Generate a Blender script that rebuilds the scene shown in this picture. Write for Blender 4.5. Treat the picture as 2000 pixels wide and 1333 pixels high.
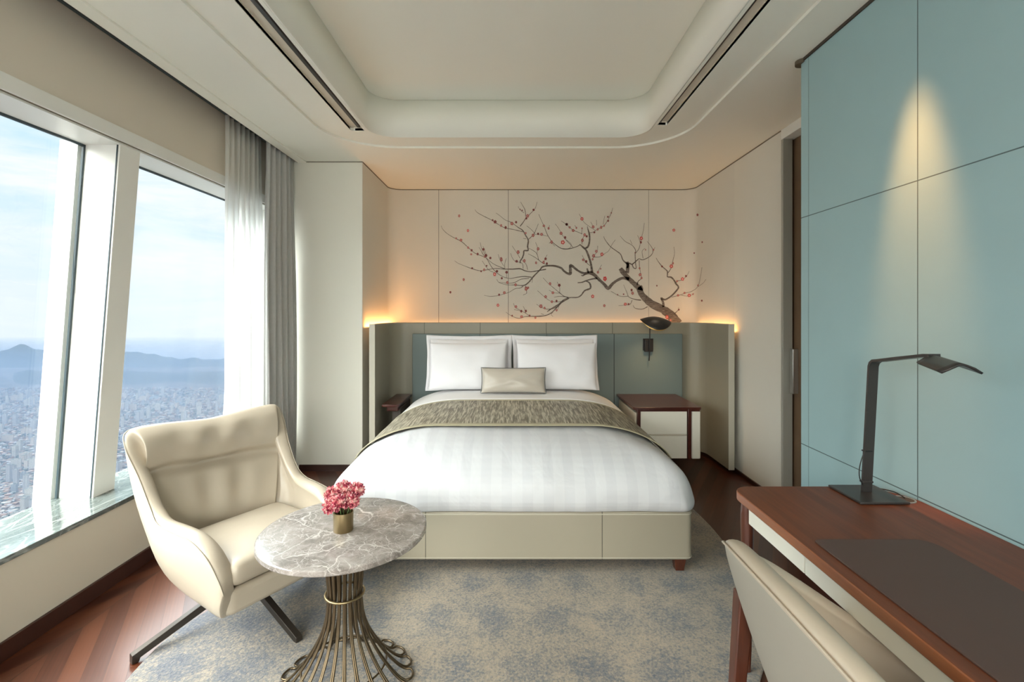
import bpy, bmesh, math, random
from mathutils import Vector, Matrix, noise as mn
S = bpy.context.scene
for o in list(bpy.data.objects): bpy.data.objects.remove(o)
COL = S.collection
PI = math.pi
# ------------------------------------------------------------------ camera
H = 1.4
FPX = 17/36*2000
cam = bpy.data.cameras.new('camera'); cam.lens = 17; cam.sensor_width = 36; cam.sensor_fit = 'HORIZONTAL'
cam.shift_y = -58.5/2000; cam.clip_end = 30000; cam.clip_start = 0.05
co = bpy.data.objects.new('camera', cam); COL.objects.link(co)
co.location = (0, 0, H); co.rotation_euler = (PI/2, 0, 0)
S.camera = co
# ------------------------------------------------------------------ exposure
S.view_settings.view_transform = 'Standard'; S.view_settings.look = 'None'
S.view_settings.gamma = 1; S.view_settings.exposure = 0.53
S.view_settings.use_curve_mapping = False
S.cycles.max_bounces = 10; S.cycles.diffuse_bounces = 6; S.cycles.glossy_bounces = 4
S.cycles.transparent_max_bounces = 12; S.cycles.volume_bounces = 0
S.cycles.sample_clamp_indirect = 6
# ------------------------------------------------------------------ node helper
def N(nt, typ, x=None, **kw):
    n = nt.nodes.new(typ)
    for k, v in kw.items():
        if k.startswith('i_'):
            key = k[2:]
            key = int(key) if key.isdigit() else key.replace('_', ' ')
            s = n.inputs[key]
            if hasattr(v, 'is_output') or isinstance(v, bpy.types.NodeSocket): nt.links.new(v, s)
            else: s.default_value = v
        else: setattr(n, k, v)
    return n
def ramp(nt, fac, stops, interp='LINEAR'):
    r = nt.nodes.new('ShaderNodeValToRGB'); r.color_ramp.interpolation = interp
    e = r.color_ramp.elements
    while len(e) > 1: e.remove(e[-1])
    e[0].position = stops[0][0]; e[0].color = (*stops[0][1], 1)
    for p, c in stops[1:]:
        q = e.new(p); q.color = (*c, 1)
    if fac is not None: nt.links.new(fac, r.inputs[0])
    return r
def M(nt, op, a, b=None, c=None, clamp=False):
    n = nt.nodes.new('ShaderNodeMath'); n.operation = op; n.use_clamp = clamp
    for i, v in enumerate((a, b, c)):
        if v is None: continue
        if isinstance(v, bpy.types.NodeSocket): nt.links.new(v, n.inputs[i])
        else: n.inputs[i].default_value = v
    return n.outputs[0]
def mixc(nt, fac, a, b, mode='MIX'):
    n = nt.nodes.new('ShaderNodeMix'); n.data_type = 'RGBA'; n.blend_type = mode
    for i, v in ((0, fac), (6, a), (7, b)):
        if isinstance(v, bpy.types.NodeSocket): nt.links.new(v, n.inputs[i])
        else: n.inputs[i].default_value = v if i == 0 else (*v, 1)
    return n.outputs[2]
def srgb(r, g, b):
    f = lambda c: (c/255/12.92) if c/255 <= .04045 else ((c/255+.055)/1.055)**2.4
    return (f(r), f(g), f(b))
SKY_UP = 14.0; SKY_REAR = 6.0
# ------------------------------------------------------------------ world (open sky with thin cloud)
W = bpy.data.worlds.new('sky'); S.world = W; W.use_nodes = True
nt = W.node_tree; nt.nodes.clear()
tc = N(nt, 'ShaderNodeTexCoord'); sp = N(nt, 'ShaderNodeSeparateXYZ', i_0=tc.outputs['Generated'])
z = sp.outputs[2]
base = ramp(nt, M(nt, 'ADD', M(nt, 'MULTIPLY', z, 1.0), 0.1),
            [(0.0, (.74, .83, .93)), (.10, (.78, .87, .95)), (.22, (.72, .86, .96)), (.38, (.58, .81, .94)), (.6, (.50, .74, .92)), (1, (.40, .64, .88))])
mp = N(nt, 'ShaderNodeMapping', i_0=tc.outputs['Generated'])
mp.inputs['Scale'].default_value = (2.2, 2.2, 9.0)
cn = N(nt, 'ShaderNodeTexNoise', i_Vector=mp.outputs[0], i_Scale=1.4, i_Detail=7.0, i_Roughness=.58, i_Distortion=.35)
cr = ramp(nt, cn.outputs[0], [(.42, (0, 0, 0)), (.60, (1, 1, 1))])
band = ramp(nt, M(nt, 'ADD', z, 0.1), [(.05, (.35, .35, .35)), (.25, (1, 1, 1)), (.42, (.8, .8, .8)), (.55, (.35, .35, .35)), (1, (.5, .5, .5))])
cf = M(nt, 'MULTIPLY', cr.outputs[0], band.outputs[0])
col = mixc(nt, cf, base.outputs[0], (.93, .95, .97))
# sky raised overhead and behind, out of view, as added light for the room
up = ramp(nt, z, [(.30, (0, 0, 0)), (.62, (1, 1, 1))])
rear = ramp(nt, M(nt, 'MULTIPLY', sp.outputs[1], -1.0), [(.05, (0, 0, 0)), (.55, (1, 1, 1))])
zm = ramp(nt, z, [(.0, (0, 0, 0)), (.25, (1, 1, 1))])
st = M(nt, 'ADD', 1.0, M(nt, 'ADD', M(nt, 'MULTIPLY', up.outputs[0], SKY_UP), M(nt, 'MULTIPLY', M(nt, 'MULTIPLY', rear.outputs[0], zm.outputs[0]), SKY_REAR)))
warm = M(nt, 'MAXIMUM', up.outputs[0], rear.outputs[0])
col = mixc(nt, M(nt, 'MULTIPLY', warm, .8), col, (1.0, .97, .90))
vis = M(nt, 'SUBTRACT', 1.0, M(nt, 'MULTIPLY', M(nt, 'SUBTRACT', 1.0, warm, clamp=True), .20))   # dims the visible low sky between the raised zones
st = M(nt, 'MULTIPLY', st, vis)
bg = N(nt, 'ShaderNodeBackground', i_Color=col, i_Strength=st)
out = N(nt, 'ShaderNodeOutputWorld', i_0=bg.outputs[0])
W.cycles.sampling_method = 'MANUAL'; W.cycles.sample_map_resolution = 512
# ------------------------------------------------------------------ lights
def area(name, loc, rot, sx, sy, power, color, spread=180, portal=False):
    l = bpy.data.lights.new(name, 'AREA'); l.shape = 'RECTANGLE'; l.size = sx; l.size_y = sy
    l.energy = power; l.color = color; l.spread = math.radians(spread)
    if portal: l.cycles.is_portal = True
    o = bpy.data.objects.new(name, l); COL.objects.link(o); o.location = loc; o.rotation_euler = rot; return o
def spot(name, loc, rot, power, color, ang, blend=1, rad=.02):
    l = bpy.data.lights.new(name, 'SPOT'); l.energy = power; l.color = color
    l.spot_size = math.radians(ang); l.spot_blend = blend; l.shadow_soft_size = rad
    o = bpy.data.objects.new(name, l); COL.objects.link(o); o.location = loc; o.rotation_euler = rot; return o
sun = bpy.data.lights.new('sun', 'SUN'); sun.energy = .4; sun.angle = math.radians(8); sun.color = (1, .95, .87)
so = bpy.data.objects.new('sun', sun); COL.objects.link(so); so.rotation_euler = (math.radians(30), math.radians(-8), 0); so.location = (0, 0, 50)
area('window_portal', (-2.30, .6, 1.35), (0, -PI/2, 0), 2.0, 7.2, 1, (1, 1, 1), portal=True)
area('added_window_portal', (-.1, -3.03, 1.4), (PI/2, 0, 0), 3.4, 2.0, 1, (1, 1, 1), portal=True)  # portal for the added, unseen rear window
# added fill light, unseen behind the camera; no lamp stands there
fl = bpy.data.lights.new('rear_fill_light', 'POINT'); fl.energy = 75; fl.color = (1, .93, .83); fl.shadow_soft_size = .22
flo = bpy.data.objects.new('rear_fill_light', fl); COL.objects.link(flo); flo.location = (-.35, -1.9, 1.75)
# warm wall washer, added bedside and foot fill spots, cove LED behind the headboard
WARM = (1, .62, .30)
spot('wall_washer', (1.30, 1.80, 2.695), (0, -math.radians(11.5), 0), 105, (1, .44, .15), 26, 1, .04)
spot('bedside_fill_spot', (1.55, 4.3, 2.70), (0, 0, 0), 6, (1, .80, .58), 70, 1)
spot('foot_fill_spot', (0.0, 3.8, 2.70), (0, 0, 0), 3, (1, .82, .62), 80, 1)
area('cove_led_back', (.33, 5.165, 1.25), (PI, 0, 0), 2.9, .02, 1.05, (1, .45, .14))
area('cove_led_left', (-1.28, 4.72, 1.25), (PI, 0, 0), .02, .85, 3.0, (1, .45, .14))
area('cove_led_right', (1.92, 4.62, 1.215), (PI, 0, 0), .02, .85, 1.6, (1, .48, .16))
# ------------------------------------------------------------------ mesh helpers
def link(name, me, mat, parent=None, smooth=None, bevel=0, subsurf=0, seg=3):
    o = bpy.data.objects.new(name, me); COL.objects.link(o)
    if mat is not None:
        for m in (mat if isinstance(mat, (list, tuple)) else [mat]): me.materials.append(m)
    if parent: o.parent = parent
    if smooth is not None:
        me.shade_smooth()
        if smooth < 180: me.set_sharp_from_angle(angle=math.radians(smooth))
    if bevel:
        b = o.modifiers.new('bevel', 'BEVEL'); b.width = bevel; b.segments = seg; b.limit_method = 'ANGLE'; b.harden_normals = False
        if smooth is None: me.shade_smooth(); me.set_sharp_from_angle(angle=math.radians(50))
    if subsurf:
        s = o.modifiers.new('sub', 'SUBSURF'); s.levels = subsurf; s.render_levels = subsurf
    return o
def fin(bm, name, mat, parent=None, **kw):
    bmesh.ops.recalc_face_normals(bm, faces=bm.faces)
    me = bpy.data.meshes.new(name); bm.to_mesh(me); bm.free()
    return link(name, me, mat, parent, **kw)
def bx(bm, x0, x1, y0, y1, z0, z1):
    v = [bm.verts.new(p) for p in ((x0,y0,z0),(x1,y0,z0),(x1,y1,z0),(x0,y1,z0),(x0,y0,z1),(x1,y0,z1),(x1,y1,z1),(x0,y1,z1))]
    for f in ((0,3,2,1),(4,5,6,7),(0,1,5,4),(1,2,6,5),(2,3,7,6),(3,0,4,7)): bm.faces.new([v[i] for i in f])
    return v
def box(name, x0, x1, y0, y1, z0, z1, mat, parent=None, **kw):
    bm = bmesh.new(); bx(bm, x0, x1, y0, y1, z0, z1); return fin(bm, name, mat, parent, **kw)
def prism(bm, pts, z0, z1):
    a = [bm.verts.new((p[0], p[1], z0)) for p in pts]; b = [bm.verts.new((p[0], p[1], z1)) for p in pts]
    n = len(pts)
    bm.faces.new(a[::-1]); bm.faces.new(b)
    for i in range(n): bm.faces.new((a[i], a[(i+1)%n], b[(i+1)%n], b[i]))
def rrect(x0, x1, y0, y1, r, n=8):
    rs = r if isinstance(r, (list, tuple)) else [r]*4     # corners: x1y1, x0y1, x0y0, x1y0
    pts = []
    for (cx, cy, a0, q) in ((x1, y1, 0, rs[0]), (x0, y1, 90, rs[1]), (x0, y0, 180, rs[2]), (x1, y0, 270, rs[3])):
        sx = -1 if cx == x1 else 1; sy = -1 if cy == y1 else 1
        if q <= 0: pts.append((cx, cy)); continue
        for i in range(n+1):
            a = math.radians(a0 + 90*i/n); pts.append((cx+sx*q+q*math.cos(a), cy+sy*q+q*math.sin(a)))
    return pts
def lathe(bm, prof, c=(0, 0, 0), n=48):
    rings = []
    for r, z in prof:
        if r < 1e-5: rings.append([bm.verts.new((c[0], c[1], c[2]+z))])
        else: rings.append([bm.verts.new((c[0]+r*math.cos(2*PI*i/n), c[1]+r*math.sin(2*PI*i/n), c[2]+z)) for i in range(n)])
    for a, b in zip(rings, rings[1:]):
        for i in range(n):
            j = (i+1) % n
            if len(a) == 1 and len(b) == 1: continue
            if len(a) == 1: bm.faces.new((a[0], b[i], b[j]))
            elif len(b) == 1: bm.faces.new((a[i], a[j], b[0]))
            else: bm.faces.new((a[i], a[j], b[j], b[i]))
def cat(pts, n=6, closed=False):
    P = [Vector(p) for p in pts]; out = []; m = len(P)
    for i in range(m if closed else m-1):
        if closed: p0, p1, p2, p3 = P[(i-1)%m], P[i], P[(i+1)%m], P[(i+2)%m]
        else: p0, p1, p2, p3 = P[max(i-1,0)], P[i], P[i+1], P[min(i+2,m-1)]
        for k in range(n):
            t = k/n
            out.append(0.5*((2*p1)+(-p0+p2)*t+(2*p0-5*p1+4*p2-p3)*t*t+(-p0+3*p1-3*p2+p3)*t**3))
    if not closed: out.append(P[-1])
    return out
def tube(bm, pts, rad, n=8, closed=False, caps=True):
    pts = [Vector(p) for p in pts]; m = len(pts); rings = []
    up = Vector((0, 0, 1)); prev = None
    for i, p in enumerate(pts):
        if closed: t = (pts[(i+1)%m]-pts[(i-1)%m])
        else: t = pts[min(i+1,m-1)]-pts[max(i-1,0)]
        if t.length < 1e-9: t = Vector((0,0,1))
        t.normalize()
        if prev is None:
            u = t.cross(up)
            if u.length < .1: u = t.cross(Vector((1, 0, 0)))
        else: u = prev - t*prev.dot(t)
        u.normalize(); prev = u; w = t.cross(u)
        r = rad[i] if isinstance(rad, (list, tuple)) else rad
        rings.append([bm.verts.new(p+u*r*math.cos(2*PI*k/n)+w*r*math.sin(2*PI*k/n)) for k in range(n)])
    for i in range(m if closed else m-1):
        a, b = rings[i], rings[(i+1)%m]
        for k in range(n): bm.faces.new((a[k], a[(k+1)%n], b[(k+1)%n], b[k]))
    if not closed and caps: bm.faces.new(rings[0][::-1]); bm.faces.new(rings[-1])
def grid(bm, rows, closed_u=False):
    V = [[bm.verts.new(p) for p in r] for r in rows]
    for i in range(len(V)-1):
        m = len(V[i])
        for j in range(m if closed_u else m-1):
            bm.faces.new((V[i][j], V[i][(j+1)%m], V[i+1][(j+1)%m], V[i+1][j]))
    return V
def smooth01(t): t = max(0, min(1, t)); return t*t*(3-2*t)
# ------------------------------------------------------------------ scene-graph helpers
def tag(o, label, category, group=None):
    o['label'] = label; o['category'] = category
    if group: o['group'] = group
    return o
def thing(name, label, category, loc=(0, 0, 0), rz=0, group=None):
    o = bpy.data.objects.new(name, None); COL.objects.link(o); o.empty_display_size = .05
    o.location = loc; o.rotation_euler = (0, 0, rz); return tag(o, label, category, group)
def struct(o): o['kind'] = 'structure'; return o
# ------------------------------------------------------------------ materials
MATS = {}
def mat(name, color=(.5,.5,.5), rough=.6, metal=0, spec=.5, bump=None, var=None, sheen=0, coat=0, lines=None):
    """bump=(scale,strength,dist)  var=(scale,amount)  lines=[(axis,pos,halfwidth)] seams"""
    m = bpy.data.materials.new(name); m.use_nodes = True; nt = m.node_tree
    b = nt.nodes['Principled BSDF']; MATS[name] = m
    b.inputs['Base Color'].default_value = (*color, 1); b.inputs['Roughness'].default_value = rough
    b.inputs['Metallic'].default_value = metal; b.inputs['Specular IOR Level'].default_value = spec
    if sheen: b.inputs['Sheen Weight'].default_value = sheen
    if coat: b.inputs['Coat Weight'].default_value = coat; b.inputs['Coat Roughness'].default_value = .15
    tcn = N(nt, 'ShaderNodeTexCoord'); c = None; h = None
    if var:
        n = N(nt, 'ShaderNodeTexNoise', i_Vector=tcn.outputs['Object'], i_Scale=var[0], i_Detail=4.0)
        c = mixc(nt, n.outputs[0], tuple(x*(1-var[1]) for x in color), tuple(min(1, x*(1+var[1])) for x in color))
    if bump:
        mpn = N(nt, 'ShaderNodeMapping', i_0=tcn.outputs['Object'])
        if len(bump) > 3: mpn.inputs['Scale'].default_value = bump[3]
        n = N(nt, 'ShaderNodeTexNoise', i_Vector=mpn.outputs[0], i_Scale=bump[0], i_Detail=3.0)
        h = N(nt, 'ShaderNodeBump', i_Height=n.outputs[0], i_Strength=bump[1], i_Distance=bump[2]).outputs[0]
    if lines:
        s = N(nt, 'ShaderNodeSeparateXYZ', i_0=tcn.outputs['Object']); acc = None
        for ax, pos, hw in lines:
            d = M(nt, 'LESS_THAN', M(nt, 'ABSOLUTE', M(nt, 'SUBTRACT', s.outputs['XYZ'.index(ax)], pos)), hw)
            acc = d if acc is None else M(nt, 'MAXIMUM', acc, d)
        c = mixc(nt, acc, c if c is not None else color, tuple(x*.28 for x in color))
        bb = N(nt, 'ShaderNodeBump', i_Height=acc, i_Strength=.6, i_Distance=.003, invert=True)
        if h is not None: nt.links.new(h, bb.inputs['Normal'])
        h = bb.outputs[0]
    if c is not None: nt.links.new(c, b.inputs['Base Color'])
    if h is not None: nt.links.new(h, b.inputs['Normal'])
    return m
WH = (.80, .795, .74)
m_ceil = mat('ceiling_paint', (.865, .865, .79), .7, bump=(60, .05, .002), spec=.3)
m_wall = mat('fabric_wallpaper', (.74, .72, .65), .75, bump=(300, .12, .002, (1, 1, .1)), var=(2.5, .03), spec=.3)
m_back = mat('back_wallpaper', (.71, .69, .625), .75, bump=(300, .15, .002, (1, 1, .1)), var=(3, .03), spec=.3,
             lines=[('X', -.788, .0025), ('X', -.04, .0025), ('X', 1.47, .0015)])
m_col = mat('column_panel', (.77, .76, .68), .5, bump=(200, .06, .002), spec=.4)
m_white = mat('white_frame', (.84, .84, .80), .4, spec=.4, var=(5, .02))
m_upper = mat('window_fascia', (.72, .65, .55), .65, bump=(80, .05, .002))
m_lower = mat('window_apron', (.56, .52, .435), .6, bump=(80, .05, .002))
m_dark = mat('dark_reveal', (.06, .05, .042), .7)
m_gasket = mat('rubber_gasket', (.03, .05, .06), .45)
m_base = mat('baseboard_wood', (.040, .012, .007), .4, var=(12, .3))
m_teal = mat('teal_leather', (.335, .50, .53), .5, bump=(220, .12, .0012), var=(3, .05), spec=.4,
             lines=[('Y', 1.800, .0022), ('Z', 1.886, .0022), ('Z', .709, .0022), ('Y', 2.462, .0014)])
m_hb = mat('headboard_leather', (.285, .272, .212), .36, bump=(260, .10, .001), var=(3, .05), spec=.5,
           lines=[('X', -.855, .0025), ('X', -.31, .0025), ('X', .335, .0025), ('X', .98, .0025)])
m_hbteal = mat('headboard_teal_leather', (.15, .20, .20), .42, bump=(260, .1, .001), var=(4, .05),
               lines=[('X', -.31, .002), ('X', .335, .002), ('X', .985, .004)])
m_plat = mat('platform_leather', (.335, .300, .230), .38, bump=(260, .1, .001), var=(3, .04),
             lines=[('X', -.455, .002), ('X', .475, .002)])
m_leather = mat('cream_leather', (.45, .39, .305), .33, bump=(9, .18, .010), var=(4, .05), spec=.5)
m_leather2 = mat('cream_leather_chair', (.50, .42, .325), .36, bump=(180, .1, .001), var=(4, .04), spec=.5)
m_leatherback = mat('grey_leather_back', (.36, .33, .27), .42, bump=(180, .1, .001), var=(4, .04), spec=.5)
m_linen = mat('white_linen', (.66, .66, .68), .7, bump=(3.5, .25, .02), sheen=.2)
m_pillow = mat('pillow_cotton', (.80, .80, .83), .7, bump=(6, .3, .015), sheen=.2)
m_satin = mat('champagne_satin', (.50, .455, .39), .32, bump=(8, .15, .01), sheen=.3)
m_piping = mat('grey_piping', (.13, .13, .12), .5)
m_drape = mat('grey_drape', (.44, .44, .43), .75, bump=(150, .25, .002), var=(40, .08), sheen=.3)
m_blk = mat('black_metal', (.012, .012, .013), .38, spec=.5)
m_bronze = mat('dark_bronze', (.060, .050, .042), .35, metal=.7)
m_lamp = mat('graphite_metal', (.075, .068, .066), .38, metal=.65)
m_brass = mat('antique_brass', (.33, .25, .135), .34, metal=.95, var=(30, .1))
m_brassd = mat('dark_brass_rod', (.125, .092, .055), .33, metal=.9, var=(30, .1))
m_cream = mat('cream_lacquer', (.62, .57, .47), .4, var=(4, .03))
m_creamd = mat('drawer_lacquer', (.80, .78, .68), .4, var=(4, .03))
m_pad = mat('brown_leather_pad', (.088, .050, .040), .6, bump=(300, .15, .001))
m_steel = mat('brushed_steel', (.60, .60, .58), .3, metal=.9)
m_doorw = mat('door_wood', (.17, .105, .06), .5, var=(8, .2))
m_seam = mat('seam_thread', (.40, .35, .27), .6)
def wood(name, c1, c2, rough, scale=(1, 14, 14), coat=.2):
    m = bpy.data.materials.new(name); m.use_nodes = True; nt = m.node_tree; b = nt.nodes['Principled BSDF']
    tcn = N(nt, 'ShaderNodeTexCoord'); mpn = N(nt, 'ShaderNodeMapping', i_0=tcn.outputs['Object']); mpn.inputs['Scale'].default_value = scale
    n = N(nt, 'ShaderNodeTexNoise', i_Vector=mpn.outputs[0], i_Scale=2.0, i_Detail=8.0, i_Roughness=.65, i_Distortion=.4)
    r = ramp(nt, n.outputs[0], [(.3, c1), (.7, c2)])
    nt.links.new(r.outputs[0], b.inputs['Base Color']); b.inputs['Roughness'].default_value = rough
    b.inputs['Coat Weight'].default_value = coat; b.inputs['Coat Roughness'].default_value = .2
    bb = N(nt, 'ShaderNodeBump', i_Height=n.outputs[0], i_Strength=.06, i_Distance=.002); nt.links.new(bb.outputs[0], b.inputs['Normal'])
    return m
m_desk = wood('desk_walnut', (.095, .024, .008), (.185, .050, .017), .46, (14, 1, 14), .0)
m_edge = wood('desk_edge_wood', (.20, .065, .026), (.34, .115, .045), .36, (14, 1, 14))
m_night = wood('nightstand_walnut', (.040, .009, .006), (.080, .018, .011), .3)
m_leg = wood('leg_walnut', (.055, .016, .009), (.12, .035, .017), .3, (14, 14, 1))
def floor_mat():
    m = bpy.data.materials.new('chevron_floor'); m.use_nodes = True; nt = m.node_tree; b = nt.nodes['Principled BSDF']
    tcn = N(nt, 'ShaderNodeTexCoord'); s = N(nt, 'ShaderNodeSeparateXYZ', i_0=tcn.outputs['Object'])
    x, y = s.outputs[0], s.outputs[1]
    CW = .62
    xs = M(nt, 'DIVIDE', M(nt, 'ADD', x, 5.0), CW); ci = M(nt, 'FLOOR', xs); cfr = M(nt, 'FRACT', xs)
    par = M(nt, 'MODULO', ci, 2.0)
    sgn = M(nt, 'SUBTRACT', M(nt, 'MULTIPLY', par, 2.0), 1.0)
    off = M(nt, 'MULTIPLY', M(nt, 'MULTIPLY', M(nt, 'SUBTRACT', cfr, .5), sgn), CW*1.75)
    v = M(nt, 'DIVIDE', M(nt, 'ADD', M(nt, 'ADD', y, off), 20.0), .15)
    vi = M(nt, 'FLOOR', v); vf = M(nt, 'FRACT', v)
    cmb = N(nt, 'ShaderNodeCombineXYZ', i_0=ci, i_1=vi)
    wn = N(nt, 'ShaderNodeTexWhiteNoise', noise_dimensions='2D', i_Vector=cmb.outputs[0])
    cmb2 = N(nt, 'ShaderNodeCombineXYZ', i_0=M(nt, 'MULTIPLY', x, 1.2), i_1=M(nt, 'MULTIPLY', v, 4.5), i_2=ci)
    gr = N(nt, 'ShaderNodeTexNoise', i_Vector=cmb2.outputs[0], i_Scale=2.0, i_Detail=8.0, i_Roughness=.62, i_Distortion=.3)
    t = M(nt, 'ADD', M(nt, 'MULTIPLY', wn.outputs[0], .55), M(nt, 'MULTIPLY', gr.outputs[0], .6))
    c = ramp(nt, t, [(.2, (.028, .007, .004)), (.5, (.060, .016, .007)), (.85, (.108, .033, .014))])
    g = M(nt, 'MAXIMUM', M(nt, 'LESS_THAN', vf, .012), M(nt, 'LESS_THAN', cfr, .004))
    c2 = mixc(nt, g, c.outputs[0], (.012, .004, .003))
    nt.links.new(c2, b.inputs['Base Color']); b.inputs['Roughness'].default_value = .30
    b.inputs['Specular IOR Level'].default_value = .5
    bb = N(nt, 'ShaderNodeBump', i_Height=g, i_Strength=.4, i_Distance=.002, invert=True); nt.links.new(bb.outputs[0], b.inputs['Normal'])
    return m
m_floor = floor_mat()
def rug_mat():
    m = bpy.data.materials.new('rug_pile'); m.use_nodes = True; nt = m.node_tree; b = nt.nodes['Principled BSDF']
    tcn = N(nt, 'ShaderNodeTexCoord'); P = tcn.outputs['Object']
    dn = N(nt, 'ShaderNodeTexNoise', i_Vector=P, i_Scale=6.0, i_Detail=4.0)
    dv = N(nt, 'ShaderNodeVectorMath', operation='MULTIPLY_ADD', i_0=dn.outputs[1], i_1=(.16, .16, 0), i_2=P)
    s = N(nt, 'ShaderNodeSeparateXYZ', i_0=dv.outputs[0]); x, y = s.outputs[0], s.outputs[1]
    # rows of blurred medallions, every other row shifted
    rowv = M(nt, 'DIVIDE', y, .30); ri = M(nt, 'FLOOR', rowv); rf = M(nt, 'SUBTRACT', M(nt, 'FRACT', rowv), .5)
    xv = M(nt, 'ADD', M(nt, 'DIVIDE', x, .27), M(nt, 'MULTIPLY', M(nt, 'MODULO', ri, 2.0), .5)); xf = M(nt, 'SUBTRACT', M(nt, 'FRACT', xv), .5)
    d = M(nt, 'SQRT', M(nt, 'ADD', M(nt, 'MULTIPLY', rf, rf), M(nt, 'MULTIPLY', xf, xf)))
    med = ramp(nt, d, [(.16, (1, 1, 1)), (.46, (0, 0, 0))], 'EASE')
    bn = N(nt, 'ShaderNodeTexNoise', i_Vector=P, i_Scale=3.0, i_Detail=5.0, i_Roughness=.7)
    fn = N(nt, 'ShaderNodeTexNoise', i_Vector=P, i_Scale=90.0, i_Detail=3.0, i_Roughness=.8)
    f2 = N(nt, 'ShaderNodeTexNoise', i_Vector=P, i_Scale=22.0, i_Detail=4.0, i_Roughness=.8)
    # bluer towards the window side
    lft = M(nt, 'MULTIPLY', M(nt, 'SUBTRACT', -.3, x), .22, clamp=True)
    t = M(nt, 'ADD', M(nt, 'MULTIPLY', med.outputs[0], .17), M(nt, 'MULTIPLY', bn.outputs[0], .55))
    t = M(nt, 'ADD', M(nt, 'ADD', t, M(nt, 'MULTIPLY', M(nt, 'SUBTRACT', f2.outputs[0], .5), .75)), lft)
    t = M(nt, 'ADD', t, M(nt, 'MULTIPLY', M(nt, 'SUBTRACT', fn.outputs[0], .5), 1.5))
    c = ramp(nt, t, [(.05, (.36, .285, .205)), (.30, (.265, .228, .18)), (.46, (.170, .160, .147)), (.68, (.10, .108, .128)), (1, (.05, .06, .085))])
    nt.links.new(c.outputs[0], b.inputs['Base Color']); b.inputs['Roughness'].default_value = .95
    b.inputs['Sheen Weight'].default_value = .3; b.inputs['Specular IOR Level'].default_value = .1
    bb = N(nt, 'ShaderNodeBump', i_Height=fn.outputs[0], i_Strength=.8, i_Distance=.006); nt.links.new(bb.outputs[0], b.inputs['Normal'])
    return m
m_rug = rug_mat()
def marble(name, a, b_, vein, rough, sc=3.0, sx=(1, 1, 1), vw=.035):
    m = bpy.data.materials.new(name); m.use_nodes = True; nt = m.node_tree; b = nt.nodes['Principled BSDF']
    tcn = N(nt, 'ShaderNodeTexCoord'); mpn = N(nt, 'ShaderNodeMapping', i_0=tcn.outputs['Object']); mpn.inputs['Scale'].default_value = sx
    mpn.inputs['Rotation'].default_value = (0, 0, .5)
    P = mpn.outputs[0]
    dn = N(nt, 'ShaderNodeTexNoise', i_Vector=P, i_Scale=sc*1.3, i_Detail=6.0)
    dv = N(nt, 'ShaderNodeVectorMath', operation='MULTIPLY_ADD', i_0=dn.outputs[1], i_1=(.35/sc*2, .35/sc*2, .1), i_2=P)
    n = N(nt, 'ShaderNodeTexNoise', i_Vector=dv.outputs[0], i_Scale=sc*2.2, i_Detail=9.0, i_Roughness=.72)
    c = ramp(nt, n.outputs[0], [(.3, a), (.68, b_)])
    acc = c.outputs[0]
    for k, (q, w, am) in enumerate(((.8, vw*.45, .7), (2.6, vw*.8, .55), (6.5, vw*1.2, .45), (13.0, vw*1.4, .25))):
        vo = N(nt, 'ShaderNodeTexVoronoi', feature='DISTANCE_TO_EDGE', i_Vector=dv.outputs[0], i_Scale=sc*q)
        mk = N(nt, 'ShaderNodeTexNoise', i_Vector=P, i_Scale=sc*(1.1+k), i_Detail=2.0)
        f = ramp(nt, vo.outputs[0], [(0, (1, 1, 1)), (w, (0, 0, 0))])
        g = ramp(nt, mk.outputs[0], [(.40, (0, 0, 0)), (.62, (1, 1, 1))])
        acc = mixc(nt, M(nt, 'MULTIPLY', M(nt, 'MULTIPLY', f.outputs[0], g.outputs[0]), am), acc, vein)
    nt.links.new(acc, b.inputs['Base Color']); b.inputs['Roughness'].default_value = rough
    return m
m_marble = marble('grey_brown_marble', (.15, .13, .115), (.40, .36, .33), (.86, .79, .74), .16, 5.5)
m_sill = marble('green_grey_marble', (.05, .06, .055), (.125, .148, .14), (.40, .42, .40), .06, 1.6, (1.6, .6, 1))
def runner_mat():
    m = bpy.data.materials.new('runner_weave'); m.use_nodes = True; nt = m.node_tree; b = nt.nodes['Principled BSDF']
    tcn = N(nt, 'ShaderNodeTexCoord'); mpn = N(nt, 'ShaderNodeMapping', i_0=tcn.outputs['Object']); mpn.inputs['Scale'].default_value = (1, .07, .3)
    n = N(nt, 'ShaderNodeTexNoise', i_Vector=mpn.outputs[0], i_Scale=95.0, i_Detail=3.0, i_Roughness=.6, i_Distortion=.3)
    c = ramp(nt, n.outputs[0], [(.40, (.13, .115, .080)), (.50, (.27, .24, .175)), (.62, (.50, .46, .36))])
    nt.links.new(c.outputs[0], b.inputs['Base Color']); b.inputs['Roughness'].default_value = .5
    bb = N(nt, 'ShaderNodeBump', i_Height=n.outputs[0], i_Strength=.7, i_Distance=.006); nt.links.new(bb.outputs[0], b.inputs['Normal'])
    return m
m_runner = runner_mat()
m_runedge = mat('runner_border', (.40, .36, .24), .4, bump=(150, .2, .001))
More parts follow.
